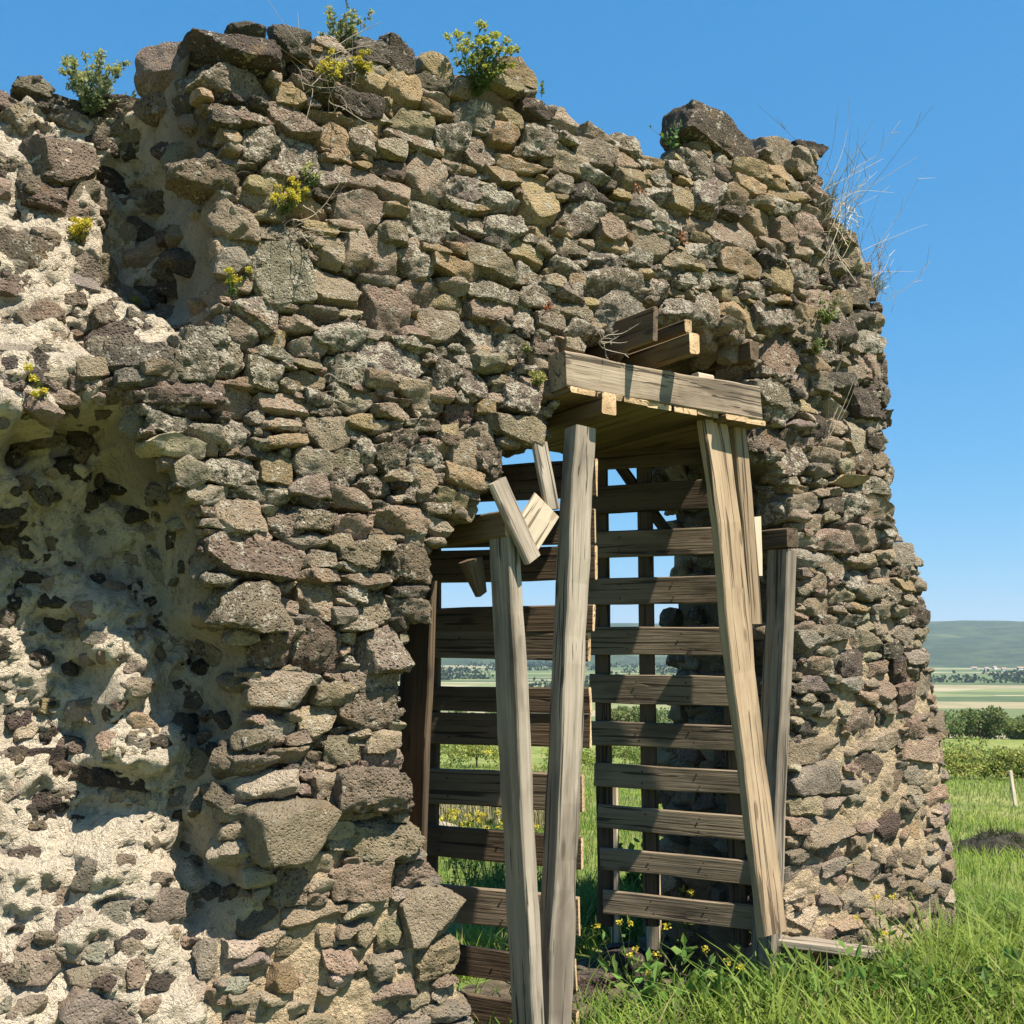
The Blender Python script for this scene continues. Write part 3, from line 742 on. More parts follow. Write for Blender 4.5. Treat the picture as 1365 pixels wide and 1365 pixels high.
def build_core_stones():
    rng = np.random.default_rng(8)
    bag = Bag()
    def place(px, py, w, h, k, roll, obj, ex):
        u, z, t = core_hit(px, py)
        e = .05
        g1 = (recess(np.array([u + e]), np.array([z]))[0] - recess(np.array([u - e]), np.array([z]))[0])[0] / (2 * e)
        g2 = (recess(np.array([u]), np.array([z + e]))[0] - recess(np.array([u]), np.array([z - e]))[0])[0] / (2 * e)
        out = nrm(-NA + .45 * np.clip(g1, -1.5, 1.5) * D + .45 * np.clip(g2, -1.5, 1.5) * UP)
        p = P3(u, t, z); sc = FPX / np.dot(p - CAM, ray(682.5, 682.5))
        w, h = w / sc * 1.2, h / sc * 1.15
        X, Y, Z = frame(out, roll, rng, .12)
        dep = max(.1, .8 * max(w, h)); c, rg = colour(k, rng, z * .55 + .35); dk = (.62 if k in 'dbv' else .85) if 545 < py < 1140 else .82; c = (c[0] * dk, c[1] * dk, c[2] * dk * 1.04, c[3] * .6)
        T = p + out * (ex + rng.uniform(.0, .03) - dep / 2 + .02)
        V, F = stone_verts(w, h, dep, rg, 11 if w * h > .012 else 8, rng, rng.uniform(3.5, 7))
        if obj:
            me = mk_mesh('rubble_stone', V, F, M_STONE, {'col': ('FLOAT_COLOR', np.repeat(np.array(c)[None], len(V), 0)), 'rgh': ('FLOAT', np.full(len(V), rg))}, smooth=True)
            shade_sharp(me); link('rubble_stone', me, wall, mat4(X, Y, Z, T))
        else:
            bag.add(V @ np.stack([X, Y, Z], 1).T + T, F, c, rg)
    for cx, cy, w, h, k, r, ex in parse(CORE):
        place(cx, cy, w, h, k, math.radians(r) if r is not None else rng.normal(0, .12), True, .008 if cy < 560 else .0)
    pts = []; tries_ = 0
    while len(pts) < 330 and tries_ < 60000:
        tries_ += 1
        x, y = rng.uniform(-120, 330), rng.uniform(140, 1400)
        ex = np.interp(y, [e[1] for e in EDGE_PX], [e[0] for e in EDGE_PX])
        if x > ex - 4: continue
        if any((x - a) ** 2 + (y - b) ** 2 < (17 + (8 if x < 0 else 0)) ** 2 for a, b in pts): continue
        pts.append((x, y)); s = rng.choice([10, 14, 18, 24, 32]) * rng.uniform(.8, 1.2) if x > 0 else rng.uniform(18, 50)
        if 0 < x and y < 540: s *= 1.7
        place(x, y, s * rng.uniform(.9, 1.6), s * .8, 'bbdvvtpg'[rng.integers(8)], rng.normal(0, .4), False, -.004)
    bag.build('rubble_infill', wall)

build_core_stones()

# ------------------------------------------------------------------ timber
def timber(name, parent, p0, p1, wdir, w, th, mat, seed=0, segs=10, jit=.004, taper=1.0, cap=None):
    p0, p1 = np.asarray(p0, float), np.asarray(p1, float)
    X = nrm(p1 - p0); Z = nrm(wdir - X * np.dot(wdir, X)); Y = np.cross(Z, X)
    Ln = np.linalg.norm(p1 - p0); bv = min(.007, th * .2, w * .2)
    a, b = th / 2, w / 2
    cs = np.array([(-a + bv, -b), (a - bv, -b), (a, -b + bv), (a, b - bv), (a - bv, b), (-a + bv, b), (-a, b - bv), (-a, -b + bv)])
    xs = np.linspace(-Ln / 2, Ln / 2, segs + 1)
    V = np.array([(x, c[0] * (1 - (1 - taper) * (k / segs)), c[1] * (1 - (1 - taper) * (k / segs))) for k, x in enumerate(xs) for c in cs])
    o = seed * 7.31
    V[:, 1] += jit * fbm(V * (3, 12, 12) + o, 2, seed); V[:, 2] += jit * 1.3 * fbm(V * (3, 12, 12) + o + 9, 2, seed + 3)
    V[:, 1] += jit * 1.5 * vnoise(np.stack([V[:, 0] * 1.3, 0 * V[:, 0] + o, 0 * V[:, 0]], -1), seed)
    V[:, 1:] += jit * .5 * np.stack([vnoise(V * (14, 30, 30) + o + 31, seed + 5), vnoise(V * (14, 30, 30) + o + 47, seed + 6)], -1)
    for e in (0, segs): V[e * 8:(e + 1) * 8, 0] += jit * 2.0 * vnoise(V[e * 8:(e + 1) * 8] * 25 + o, seed)
    F = [[k * 8 + i, k * 8 + (i + 1) % 8, k * 8 + 8 + (i + 1) % 8, k * 8 + 8 + i] for k in range(segs) for i in range(8)]
    caps = [list(range(7, -1, -1)), [segs * 8 + i for i in range(8)]]
    me = mk_mesh(name, V, [np.array(F), np.array(caps)], mat)
    if cap:
        me.materials.append(cap)
        for q in (len(F), len(F) + 1): me.polygons[q].material_index = 1
    return link(name, me, parent, mat4(X, Y, Z, (p0 + p1) / 2))

def faceboard(name, parent, q0, q1, tf, w, th, mat, seed=0, ground=False, over=0.0, **k):
    """board whose broad or narrow face lies in the plane t = tf, traced by its centre line"""
    t0, t1 = tf if isinstance(tf, tuple) else (tf, tf)
    p0 = W(*q0, t0) + NA * th / 2; p1 = W(*q1, t1) + NA * th / 2
    if ground:
        ax = nrm(p1 - p0); p1 = p1 + ax * ((GZ - .08 - p1[2]) / ax[2])
    if over: p0 = p0 - nrm(p1 - p0) * over
    return timber(name, parent, p0, p1, D, w, th, mat, seed, **k)

def needle(name, parent, q, tf, w, h, length, mat, seed=0):
    p = W(*q, tf)
    return timber(name, parent, p, p + NA * length, UP, h, w, mat, seed, segs=6, cap=M_CUT if mat is M_SOFF else None)  # unlit sides and sunlit end put into the colours: dark wood, bright cap

prop = empty('timber_shoring', P3(.6, 0, GZ), 'weathered timber props and lintel beam shoring up the broken doorway', 'shoring')
# double lintel beam, cracked along its middle
zc = lambda q, dz, t: q
timber('lintel_beam', prop, W(757, 489, -.16) + NA * .07, W(1013, 540, -.16) + NA * .07, UP, .168, .14, M_LINT, 3, segs=22, jit=.009)
needle('cap_beam', prop, (811, 538), -.185, .085, .10, 1.05, M_SOFF, 6)
faceboard('post', prop, (781, 570), (748, 1365), (-.11, -.11), .118, .10, M_GREY, 8, ground=True, segs=24, jit=.008)
faceboard('post', prop, (684, 716), (718, 1365), (-.10, -.10), .066, .15, M_GREY, 9, ground=True, segs=22, jit=.006)
needle('cap_beam', prop, (683, 698), -.10, .07, .115, .75, M_SOFF, 10)
lean = faceboard('post', prop, (955, 557), (1035, 1246), (-.10, -.12), .165, .06, M_TAN, 12, segs=24, jit=.007)
faceboard('post', prop, (987, 562), (1008, 832), (-.07, -.07), .095, .06, M_TAN, 13, segs=8)
faceboard('post', prop, (1056, 733), (1036, 1240), (-.06, -.02), .075, .14, M_GREY, 14, ground=True, segs=12)
needle('cap_beam', prop, (1056, 717), -.07, .09, .10, .7, M_BROWN, 15)
faceboard('wedge', prop, (1010, 688), (1016, 768), (-.05, -.05), .07, .03, M_PALE, 16, segs=3, taper=.45)
sof = W(880, 549, -.1)[2] + .012
ua, ub = UZ(748, 520, -.1)[0], UZ(1008, 555, -.1)[0]
nb = 8
for k in range(nb):
    wd = (ub - ua) / nb
    u = ua + (k + .5) * wd
    r = random.uniform(-.012, .012)
    timber('soffit_board', prop, P3(u, -.165 + r * 2, sof + r * .3), P3(u, .92 + r * 3, sof + r * .3 - .02), D, wd - .006, .026, M_SOFF, 20 + k, segs=4, cap=M_CUT)

# needles let into the masonry over the lintel
def single(name, label, cat, fn, group=None):
    o = fn(); return tag(o, label, cat, group)
single('needle_beam', 'short square beam end jutting out above the lintel beam', 'beam', lambda: needle('needle_beam', None, (926, 458), -.31, .062, .098, 1.0, M_SOFF, 31))
single('upright_plank', 'dark plank on edge wedged under stones above the lintel beam', 'plank', lambda: needle('upright_plank', None, (873, 431), -.30, .028, .16, .8, M_BROWN, 32))
single('needle_beam', 'dark brown beam buried in stones behind the lintel right end', 'beam', lambda: needle('needle_beam', None, (1006, 468), -.03, .07, .10, .9, M_BROWN, 33))
single('timber_offcut', 'small stub of wood on top of the jutting beam end', 'offcut', lambda: needle('timber_offcut', None, (917, 434), -.17, .04, .062, .5, M_SOFF, 34))
single('timber_chip', 'small pale wood chip lying on the lintel beam', 'offcut', lambda: faceboard('timber_chip', None, (930, 501), (950, 505), -.12, .035, .05, M_PALE, 35, segs=2))

# loose and broken boards left of the tall prop
single('broken_board', 'weathered board leaning across the low left crossbeam', 'board', lambda: faceboard('broken_board', None, (665, 640), (713, 746), (-.13, -.16), .085, .035, M_GREY, 40, segs=6))
single('broken_board', 'weathered short board hanging beside the tall left prop', 'board', lambda: faceboard('broken_board', None, (721, 590), (739, 679), (-.06, -.08), .078, .035, M_GREY, 41, segs=6))
single('broken_board', 'dark board stub hanging below the protruding lintel stone', 'board', lambda: faceboard('broken_board', None, (717, 545), (724, 592), (-.0, -.02), .06, .035, M_BROWN, 42, segs=4))
single('pale_board', 'pale fresh sawn board end behind the leaning weathered board', 'board', lambda: faceboard('pale_board', None, (700, 722), (731, 672), (-.085, -.09), .16, .03, M_PALE, 43, segs=4, jit=.006))
single('timber_block', 'grey tilted timber block tucked behind the short left prop', 'block', lambda: faceboard('timber_block', None, (634, 745), (649, 792), (.06, .06), .09, .08, M_BROWN, 44, segs=3, taper=.5))
def zplane(px, py, z): return hit(px, py, np.array([0, 0, z]), UP)
sp0, sp1 = zplane(1028, 1252, .13), zplane(1170, 1271, .06)
single('sill_plank', 'flat weathered plank lying in the grass at the foot of the leaning prop', 'plank', lambda: timber('sill_plank', None, sp0, sp1, np.cross(UP, sp1 - sp0), .13, .04, M_GREY, 46, segs=6))
def block_stone(name, T, w, h, dep, kind, label, cat='stone', group=None, seed=1, rot=0.0):
    rng = np.random.default_rng(seed); V, F = stone_verts(w, h, dep / 2, PAL[kind][2], 10, rng)
    c, rg = colour(kind, rng, .5)
    # close the open back so the loose stone is whole
    Vb = V.copy(); Vb[:, 1] = dep / 2 - Vb[:, 1]; F2 = F[:, ::-1] + len(V)
    V = np.concatenate([V, Vb]); F = np.concatenate([F, F2])
    me = mk_mesh(name, V, F, M_STONE, {'col': ('FLOAT_COLOR', np.repeat(np.array(c)[None], len(V), 0)), 'rgh': ('FLOAT', np.full(len(V), rg))}, smooth=True); shade_sharp(me)
    o = link(name, me, None, Matrix.Translation(Vector(T)) @ Matrix.Rotation(rot, 4, 'Z'))
    return tag(o, label, cat, group)
block_stone('footing_stone', sp0 + np.array([.04, .06, -.13]), .3, .26, .3, 'b', 'flat stone footing under the leaning prop', seed=3)
block_stone('footing_stone', sp1 + np.array([-.15, .0, -.11]), .26, .2, .22, 'b', 'low stone under the outer end of the plank in the grass', seed=4)

# slatted panels set across the opening
VP = nrm(np.array([.914, -.406, 0])); VN = np.array([-VP[1], VP[0], 0]); VN = VN if VN[1] > 0 else -VN
gN = NT('nail_iron'); posN = gN.node('ShaderNodeNewGeometry').outputs['Position']; gN.L(gN.mix(gN.noise(posN, 300), (.03, .022, .018), (.09, .045, .025)), gN.b.inputs['Base Color'])
_a = np.linspace(0, 2 * np.pi, 7)[:-1]
NAIL = mk_mesh('nail', np.concatenate([np.stack([.0052 * np.cos(_a), 0 * _a, .0052 * np.sin(_a)], -1), np.stack([.0052 * np.cos(_a), 0 * _a - .003, .0052 * np.sin(_a)], -1)]),
               [np.array([[6, 7, 8, 9, 10, 11]]), np.array([[i, (i + 1) % 6, 6 + (i + 1) % 6, 6 + i] for i in range(6)])], gN.m)
def o_nail(slat, x, z, y):
    # the slat's face towards the camera
    Yw = np.array(slat.matrix_basis.to_3x3() @ Vector((0, 1, 0))); sg = 1 if np.dot(Yw, VN) > 0 else -1
    o = bpy.data.objects.new('nail', NAIL); COL.objects.link(o); o.parent = slat; o.location = (x, sg * y, z)
    if sg < 0: o.rotation_euler.z = math.pi
    return o
def panel(A, rows, xref, xend, length, label, seed):
    base = np.array([A[0], A[1], GZ])
    e = empty('slatted_panel', base, label, 'slatted panel', 'slatted panels set inside the doorway')
    for k, (y0, y1) in enumerate(rows):
        z0, z1 = hit(xref, y0, A, VN)[2], hit(xref, y1, A, VN)[2]
        yc = (y0 + y1) / 2; p1 = hit(xend(yc), yc, A, VN); zm = (z0 + z1) / 2 + random.uniform(-.003, .003)
        p1[2] = zm; p0 = p1 - VP * (length + random.uniform(-.03, .03)); p0[2] += random.uniform(-.014, .014); p1 = p1 + VP * random.uniform(-.012, .018)
        sl = timber('slat', e, p0, p1, UP, abs(z0 - z1) * random.uniform(1.0, 1.12), .026 + random.uniform(-.004, .006), (M_SLAT if seed == 2 and k > 1 or k in (4, 7, 9) else M_BROWN), seed * 40 + k, segs=6, jit=.004, cap=M_CUT)
        for f in (.30, .62, .93):                                     # nail heads
            for dz in (-.28, .26):
                q = o_nail(sl, (f - .5) * np.linalg.norm(p1 - p0) + random.uniform(-.012, .012), dz * abs(z0 - z1), -.0165)
    return e
A1 = W(783, 1000, .03)
pl = panel(A1, [(627, 672), (690, 731), (734, 776), (809, 842), (845, 879), (915, 944), (948, 990), (1025, 1069), (1104, 1144), (1180, 1229), (1261, 1299), (1324, 1372), (1402, 1440)],
           620, lambda y: 798 - (y - 650) * .047, .98, 'dark slatted panel behind the two left props, its cut ends catching sun', 1)
A2 = W(1005, 1000, .10)
pr = panel(A2, [(588, 626), (650, 686), (711, 744), (772, 806), (837, 873), (900, 936), (963, 992), (1019, 1048), (1076, 1106), (1131, 1160), (1188, 1217)],
           800, lambda y: 968 + (y - 600) * .11, .93, 'dark slatted panel behind the leaning prop with sky between its slats', 2)
def batten(e, A, x, y0, y1, w, off, mat, seed, sl=0.0, x2=None):
    p0 = hit(x, y0, A, VN) + VN * off; p1 = hit(x2 or x, y1, A, VN) + VN * off
    if x2 is None: p1[:2] = p0[:2]
    timber('batten', e, p0, p1, VP, w, .04, mat, seed, segs=8)
batten(pr, A2, 797, 560, 1235, .085, .036, M_BROWN, 90)
batten(pr, A2, 855, 560, 1235, .085, .036, M_BROWN, 91)
batten(pr, A2, 965, 560, 1260, .09, .036, M_BROWN, 92)
batten(pr, A2, 800, 590, 730, .06, .075, M_BROWN, 93, x2=900)
batten(pl, A1, 575, 620, 1400, .07, .036, M_BROWN, 94)
batten(pl, A1, 764, 640, 1440, .06, .036, M_BROWN, 95, x2=735)
# pale stakes standing behind the right panel, in the sun
for x, w, lb in ((818, .05, 'thin pale stake seen low between the slats nearest the tall prop'), (868, .08, 'broad pale stake seen low between the slats beside the dark reveal')):
    A3 = A2 + VN * .28
    p0 = hit(x, 1035, A3, VN); p1 = p0.copy(); p1[2] = GZ - .05
    single('stake', lb, 'stake', lambda: timber('stake', None, p0, p1, VP, w, .03, M_PALE, 97, segs=5))
# boards lining the left jamb, leaning
lin = empty('jamb_lining', P3(UZ(560, 1000, .2)[0], .3, GZ), 'dark boards leaning along the left jamb of the doorway', 'lining')
for k, (q0, q1, t_, w_) in enumerate((((580, 775), (561, 1300), .16, .20), ((566, 800), (545, 1250), .30, .16))):
    p0, p1 = W(*q0, t_), W(*q1, t_)
    timber('lining_board', lin, p0 + NA * .1, p1 + NA * .1, NA, w_, .03, M_BROWN, 60 + k, segs=10, jit=.006, cap=M_CUT)

# ------------------------------------------------------------------ plants
def tubes(paths, rad, sides=3):
    V, F = [], []; k = 0
    for P, r in zip(paths, rad):
        P = np.asarray(P); n = len(P); T = np.gradient(P, axis=0); T /= np.linalg.norm(T, axis=1, keepdims=True) + 1e-9
        ref = np.array([.3, .9, .2]); B = np.cross(T, ref); B /= np.linalg.norm(B, axis=1, keepdims=True) + 1e-9; C = np.cross(T, B)
        rr = np.linspace(r, r * .45, n)[:, None]
        for s in range(sides):
            a = 2 * math.pi * s / sides; V.append(P + rr * (math.cos(a) * B + math.sin(a) * C))
        base = k
        for s in range(sides):
            s2 = (s + 1) % sides
            i = np.arange(n - 1); F.append(np.stack([base + s * n + i, base + s2 * n + i, base + s2 * n + i + 1, base + s * n + i + 1], -1))
        k += sides * n
    return np.concatenate(V), np.concatenate(F)

def leaves(P, dirs, ln, wd, rng):
    """leaf quads (kite) at points P pointing along dirs"""
    n = len(P); dirs = dirs / (np.linalg.norm(dirs, axis=1, keepdims=True) + 1e-9)
    r = rng.normal(size=(n, 3)); s = np.cross(dirs, r); s /= np.linalg.norm(s, axis=1, keepdims=True) + 1e-9
    ln = np.broadcast_to(ln, n)[:, None]; wd = np.broadcast_to(wd, n)[:, None]
    nn = np.cross(dirs, s)
    V = np.stack([P, P + dirs * ln * .5 + s * wd / 2 + nn * ln * .08, P + dirs * ln, P + dirs * ln * .5 - s * wd / 2 + nn * ln * .08], 1).reshape(-1, 3)
    return V, np.arange(4 * n).reshape(n, 4)

def colr(base, n, rep, rng, var=.2):
    c = np.array(base)[None] * (1 + rng.normal(0, var, (n, 1))) * (1 + rng.normal(0, var * .35, (n, 3)))
    c = np.clip(c, .005, .95); c = np.repeat(c, rep, 0)
    return np.concatenate([c, np.ones((len(c), 1))], 1)

def veg_mesh(name, V, F, col, mat, parent=None, M=None):
    return link(name, mk_mesh(name, V, F, mat, {'col': ('FLOAT_COLOR', col)}), parent, M)

GREEN = (.085, .125, .03); YEL = (.50, .43, .05); OLIVE = (.16, .17, .055); STRAW = (.50, .42, .28)
def plant(name, base, label, cat, seed, h=.15, stems=9, spread=.6, leafn=14, leaf=.03, lw=.008, flower=0, fcol=YEL, gcol=GREEN, out=None, group=None, tilt=0.25, fr=.02):
    rng = np.random.default_rng(seed); base = np.asarray(base, float)
    e = empty(name, base, label, cat, group)
    paths = []; LP, LD = [], []; FP = []
    for s in range(stems):
        d = rng.normal(size=3) * spread; d[2] = 1.0
        if out is not None: d = d + np.asarray(out) * tilt * rng.uniform(.3, 1.6)
        d = nrm(d); l = h * rng.uniform(.6, 1.1); t = np.linspace(0, 1, 6)[:, None]
        side = rng.normal(size=3) * .18
        P = d * l * t + side * l * t ** 2 + UP * l * .22 * t ** 2
        paths.append(P)
        if leafn:
            k = rng.uniform(.12, 1, leafn); idx = k * 5; i0 = np.clip(idx.astype(int), 0, 4); f = (idx - i0)[:, None]
            LP.append(P[i0] * (1 - f) + P[i0 + 1] * f); dd = rng.normal(size=(leafn, 3)) + d * .8; LD.append(dd)
        if flower:
            m = flower * 3; q = rng.normal(size=(m, 3)); q /= np.linalg.norm(q, axis=1, keepdims=True); q *= fr * 1.1 * rng.uniform(.3, 1, (m, 1)); q[:, 2] *= .7
            FP.append(P[-1] + q)
    M = Matrix.Translation(e.location)
    V, F = tubes(paths, [max(.0012, h * .007)] * stems)
    veg_mesh('stalk', V, F, colr(np.array(gcol) * 1.1 + .02, 1, len(V), rng, .05), M_LEAF, e, M)
    if leafn:
        P = np.concatenate(LP); V, F = leaves(P, np.concatenate(LD), leaf * rng.uniform(.6, 1.2, len(P)), 1.5 * lw * rng.uniform(.7, 1.2, len(P)), rng)
        veg_mesh('foliage', V, F, colr(gcol, len(P), 4, rng, .25), M_LEAF, e, M)
    if flower:
        P = np.concatenate(FP); V, F = leaves(P, rng.normal(size=(len(P), 3)), fr * .6, fr * .5, rng)
        veg_mesh('blossom', V, F, colr(fcol, len(P), 4, rng, .15), M_LEAF, e, M)
    return e

def stalks(name, base, label, cat, seed, n, h, lean, spread, col=STRAW, r=.0023, curl=.3, group=None, base_sp=.05):
    rng = np.random.default_rng(seed); paths = []
    for s in range(n):
        d = nrm(np.asarray(lean) + rng.normal(size=3) * spread); l = h * rng.uniform(.45, 1.1); t = np.linspace(0, 1, 9)[:, None]
        b = rng.normal(size=3) * base_sp
        P = b + d * l * t + rng.normal(size=3) * curl * l * t ** 2 + .04 * l * np.sin(t * rng.uniform(3, 9)) * rng.normal(size=3)
        paths.append(P)
        for q in range(rng.integers(0, 4)):                        # side twigs
            i = rng.integers(4, 8); dd = nrm(d + rng.normal(size=3) * .35); paths.append(P[i] + dd * l * rng.uniform(.1, .25) * t)
    if n <= 9:
        e = empty(name, base, label, cat, group)
        for P in paths:
            V, F = tubes([P], [r * rng.uniform(.6, 1.2)]); veg_mesh('twig', V, F, colr(col, 1, len(V), rng, .08), M_DRY, e, Matrix.Translation(e.location))
        return e
    V, F = tubes(paths, [r * rng.uniform(.6, 1.2) for _ in paths])
    o = veg_mesh(name, V, F, colr(col, 1, len(V), rng, .08), M_DRY, None, Matrix.Translation(Vector(base)))
    return tag(o, label, cat, group)

OUTN = -NA
wp = 'plants rooted in the wall'
plant('wall_plant', W(122, 152, .62), 'round grey-green bush on the low left wall head', 'plant', 1, h=.20, stems=36, spread=.40, leafn=34, leaf=.026, lw=.009, flower=14, fcol=(.36, .36, .10), gcol=(.19, .22, .11), fr=.017, group=wp)
plant('wall_plant', W(456, 80, .05), 'grey-green bush on the highest part of the wall head', 'plant', 2, h=.17, stems=26, spread=.26, leafn=34, leaf=.026, lw=.009, flower=10, fcol=(.38, .37, .08), gcol=(.17, .20, .10), fr=.016, group=wp)
plant('wall_plant', W(442, 118, -.02), 'yellow blossom among dry curled twigs below the wall head', 'plant', 3, h=.10, stems=20, spread=.6, leafn=10, leaf=.02, lw=.006, flower=14, gcol=OLIVE, out=OUTN, group=wp, fr=.017)
plant('wall_plant', W(482, 104, -.02), 'small yellow blossom over an ochre stone near the bush', 'plant', 4, h=.07, stems=16, spread=.5, leafn=8, leaf=.02, lw=.006, flower=14, gcol=OLIVE, out=OUTN, group=wp, fr=.015)
plant('wall_plant', W(636, 130, -.02), 'tall yellow-green flowering clump hanging from the upper wall edge', 'plant', 5, h=.22, stems=44, spread=.34, leafn=20, leaf=.028, lw=.008, flower=20, fcol=(.40, .40, .07), gcol=GREEN, out=OUTN, group=wp, fr=.019)
plant('wall_sprig', W(624, 72, .1), 'thin leafy sprig standing above the yellow-green clump', 'plant', 6, h=.11, stems=2, spread=.12, leafn=14, leaf=.02, lw=.009, gcol=(.12, .17, .07), group=wp)
plant('wall_sprig', W(722, 130, .1), 'small leafy sprig on the stepped wall edge', 'plant', 7, h=.08, stems=2, spread=.2, leafn=12, leaf=.02, lw=.009, gcol=(.12, .17, .07), group=wp)
plant('wall_sprig', W(898, 200, .05), 'green leafy sprig beside the big dark boulder on the wall head', 'plant', 8, h=.14, stems=9, spread=.55, leafn=14, leaf=.026, lw=.014, gcol=(.10, .17, .05), group=wp)
plant('wall_plant', W(380, 285, -.03), 'bright yellow blossom on the broken wall edge above dry twigs', 'plant', 9, h=.09, stems=24, spread=.5, leafn=14, leaf=.02, lw=.006, flower=16, gcol=OLIVE, out=OUTN, group=wp, fr=.015)
plant('wall_plant', W(414, 250, -.03), 'pale green budding plant beside a round lichened stone', 'plant', 10, h=.07, stems=10, spread=.6, leafn=16, leaf=.022, lw=.007, flower=5, fcol=(.4, .4, .12), gcol=(.15, .19, .08), out=OUTN, group=wp, fr=.013)
def core_pt(px, py, dt=-.02):
    u, z, t = core_hit(px, py); return P3(u, t + dt, z)
plant('wall_plant', core_pt(98, 345), 'yellow flowering plant growing on the sunlit rubble core', 'plant', 11, h=.12, stems=20, spread=.3, leafn=14, leaf=.022, lw=.006, flower=18, gcol=OLIVE, out=OUTN, group=wp, fr=.017)
plant('wall_plant', core_pt(302, 402, -.05), 'yellow flowering plant at the foot of the shaded niche', 'plant', 12, h=.085, stems=7, spread=.3, leafn=14, leaf=.02, lw=.006, flower=16, gcol=GREEN, out=OUTN, group=wp, fr=.014)
plant('wall_sprig', core_pt(177, 408), 'tiny bright green seedling in the shaded niche', 'plant', 13, h=.03, stems=6, spread=.8, leafn=6, leaf=.018, lw=.012, gcol=(.16, .22, .04), group=wp)
plant('wall_plant', core_pt(72, 548), 'yellow flowering plant hanging under the rubble overhang', 'plant', 14, h=.12, stems=6, spread=.3, leafn=8, leaf=.02, lw=.006, flower=20, gcol=GREEN, out=-D * 1.6 - UP * .6 + OUTN * .6, tilt=1.2, group=wp, fr=.016)
plant('wall_plant', W(716, 512, -.04), 'pale yellow-green cushion plant beside the lintel beam end', 'plant', 15, h=.05, stems=18, spread=.9, leafn=12, leaf=.018, lw=.011, flower=4, fcol=(.5, .45, .15), gcol=(.33, .33, .12), out=OUTN, group=wp, fr=.012)
plant('wall_plant', W(702, 470, -.03), 'small pale yellow-green moss cushion on a lichened stone', 'plant', 16, h=.03, stems=18, spread=.9, leafn=12, leaf=.014, lw=.009, gcol=(.30, .30, .13), out=OUTN, group=wp)
plant('wall_plant', W(1102, 432, -.06), 'green leafy plant in the joints near the broken right end', 'plant', 17, h=.12, stems=12, spread=.5, leafn=14, leaf=.026, lw=.012, gcol=(.14, .18, .05), out=OUTN, group=wp)
plant('wall_plant', W(1090, 470, -.06), 'small pale green rosette below the leafy plant', 'plant', 18, h=.06, stems=14, spread=.8, leafn=10, leaf=.022, lw=.012, gcol=(.20, .23, .09), out=OUTN, group=wp)
plant('grass_tuft', W(1168, 395, .2), 'green grass tuft on the broken right end of the wall', 'grass', 19, h=.16, stems=26, spread=.35, leafn=5, leaf=.06, lw=.004, gcol=(.13, .16, .05), group=wp)
plant('grass_tuft', W(1108, 275, .2), 'green grass tuft below the right corner of the wall head', 'grass', 20, h=.13, stems=26, spread=.35, leafn=5, leaf=.05, lw=.004, gcol=(.15, .17, .06), group=wp)
for k, (x, y, s, lb) in enumerate(((760, 395, .05, 'reddish stonecrop patch on lichened stones over the doorway'), (845, 265, .06, 'reddish stonecrop in the joints below the wall head'), (905, 322, .06, 'reddish stonecrop between grey stones near the big boulder'), (728, 415, .045, 'reddish stonecrop beside the pale moss cushion'))):
    plant('stonecrop', W(x, y, -.0), lb, 'plant', 30 + k, h=s, stems=20, spread=1.1, leafn=10, leaf=.012, lw=.008, gcol=(.40, .20, .11), out=OUTN, group='stonecrop patches in the joints')
dg = 'dry grass on the wall'
stalks('dry_grass', W(1085, 320, .1), 'long bleached dry grass stalks on the right corner of the wall head', 'dry grass', 50, 60, .6, (.22, -.1, .9), .24, group=dg, base_sp=.10)
stalks('dry_grass', W(1150, 400, .15), 'bleached dry stalks arching out from the broken right end', 'dry grass', 51, 44, .46, (.25, -.1, .9), .22, group=dg, base_sp=.08)
stalks('dry_grass', W(1115, 290, .05), 'dry straw stems crossing the facing below the right corner', 'dry grass', 52, 22, .34, -D * .55 - UP * .6 + OUTN * .35, .25, group=dg, base_sp=.06, r=.0026)
stalks('dry_twigs', W(435, 112, -.04), 'tangle of grey curled dry twigs under the highest bush', 'twigs', 53, 34, .16, OUTN * .4 + UP * .1, .8, col=(.30, .26, .21), curl=.9, group=dg, base_sp=.05)
stalks('dry_twigs', W(395, 305, -.04), 'tangle of dry twigs below the bright yellow blossom', 'twigs', 54, 22, .14, OUTN * .4 - UP * .2 + D * .4, .7, col=(.32, .27, .2), curl=.8, group=dg, base_sp=.04)
stalks('dry_twigs', W(800, 455, -.10), 'thin forked root twigs hanging over the lintel beam', 'twigs', 55, 9, .16, OUTN * .3 + D * .6 - UP * .3, .5, col=(.40, .34, .26), curl=.6, group=dg, base_sp=.003)
stalks('dry_twigs', W(430, 515, -.04), 'grey dry stems crossing the facing left of the doorway', 'twigs', 56, 7, .13, OUTN * .3 + D * .4 + UP * .3, .5, col=(.30, .26, .2), group=dg, base_sp=.04)
stalks('dry_twigs', W(1100, 590, -.05), 'long bleached stem arching over stones right of the lintel', 'twigs', 57, 4, .40, OUTN * .15 + D * .45 + UP * .75, .15, col=(.42, .36, .27), curl=.25, group=dg, base_sp=.03, r=.0026)

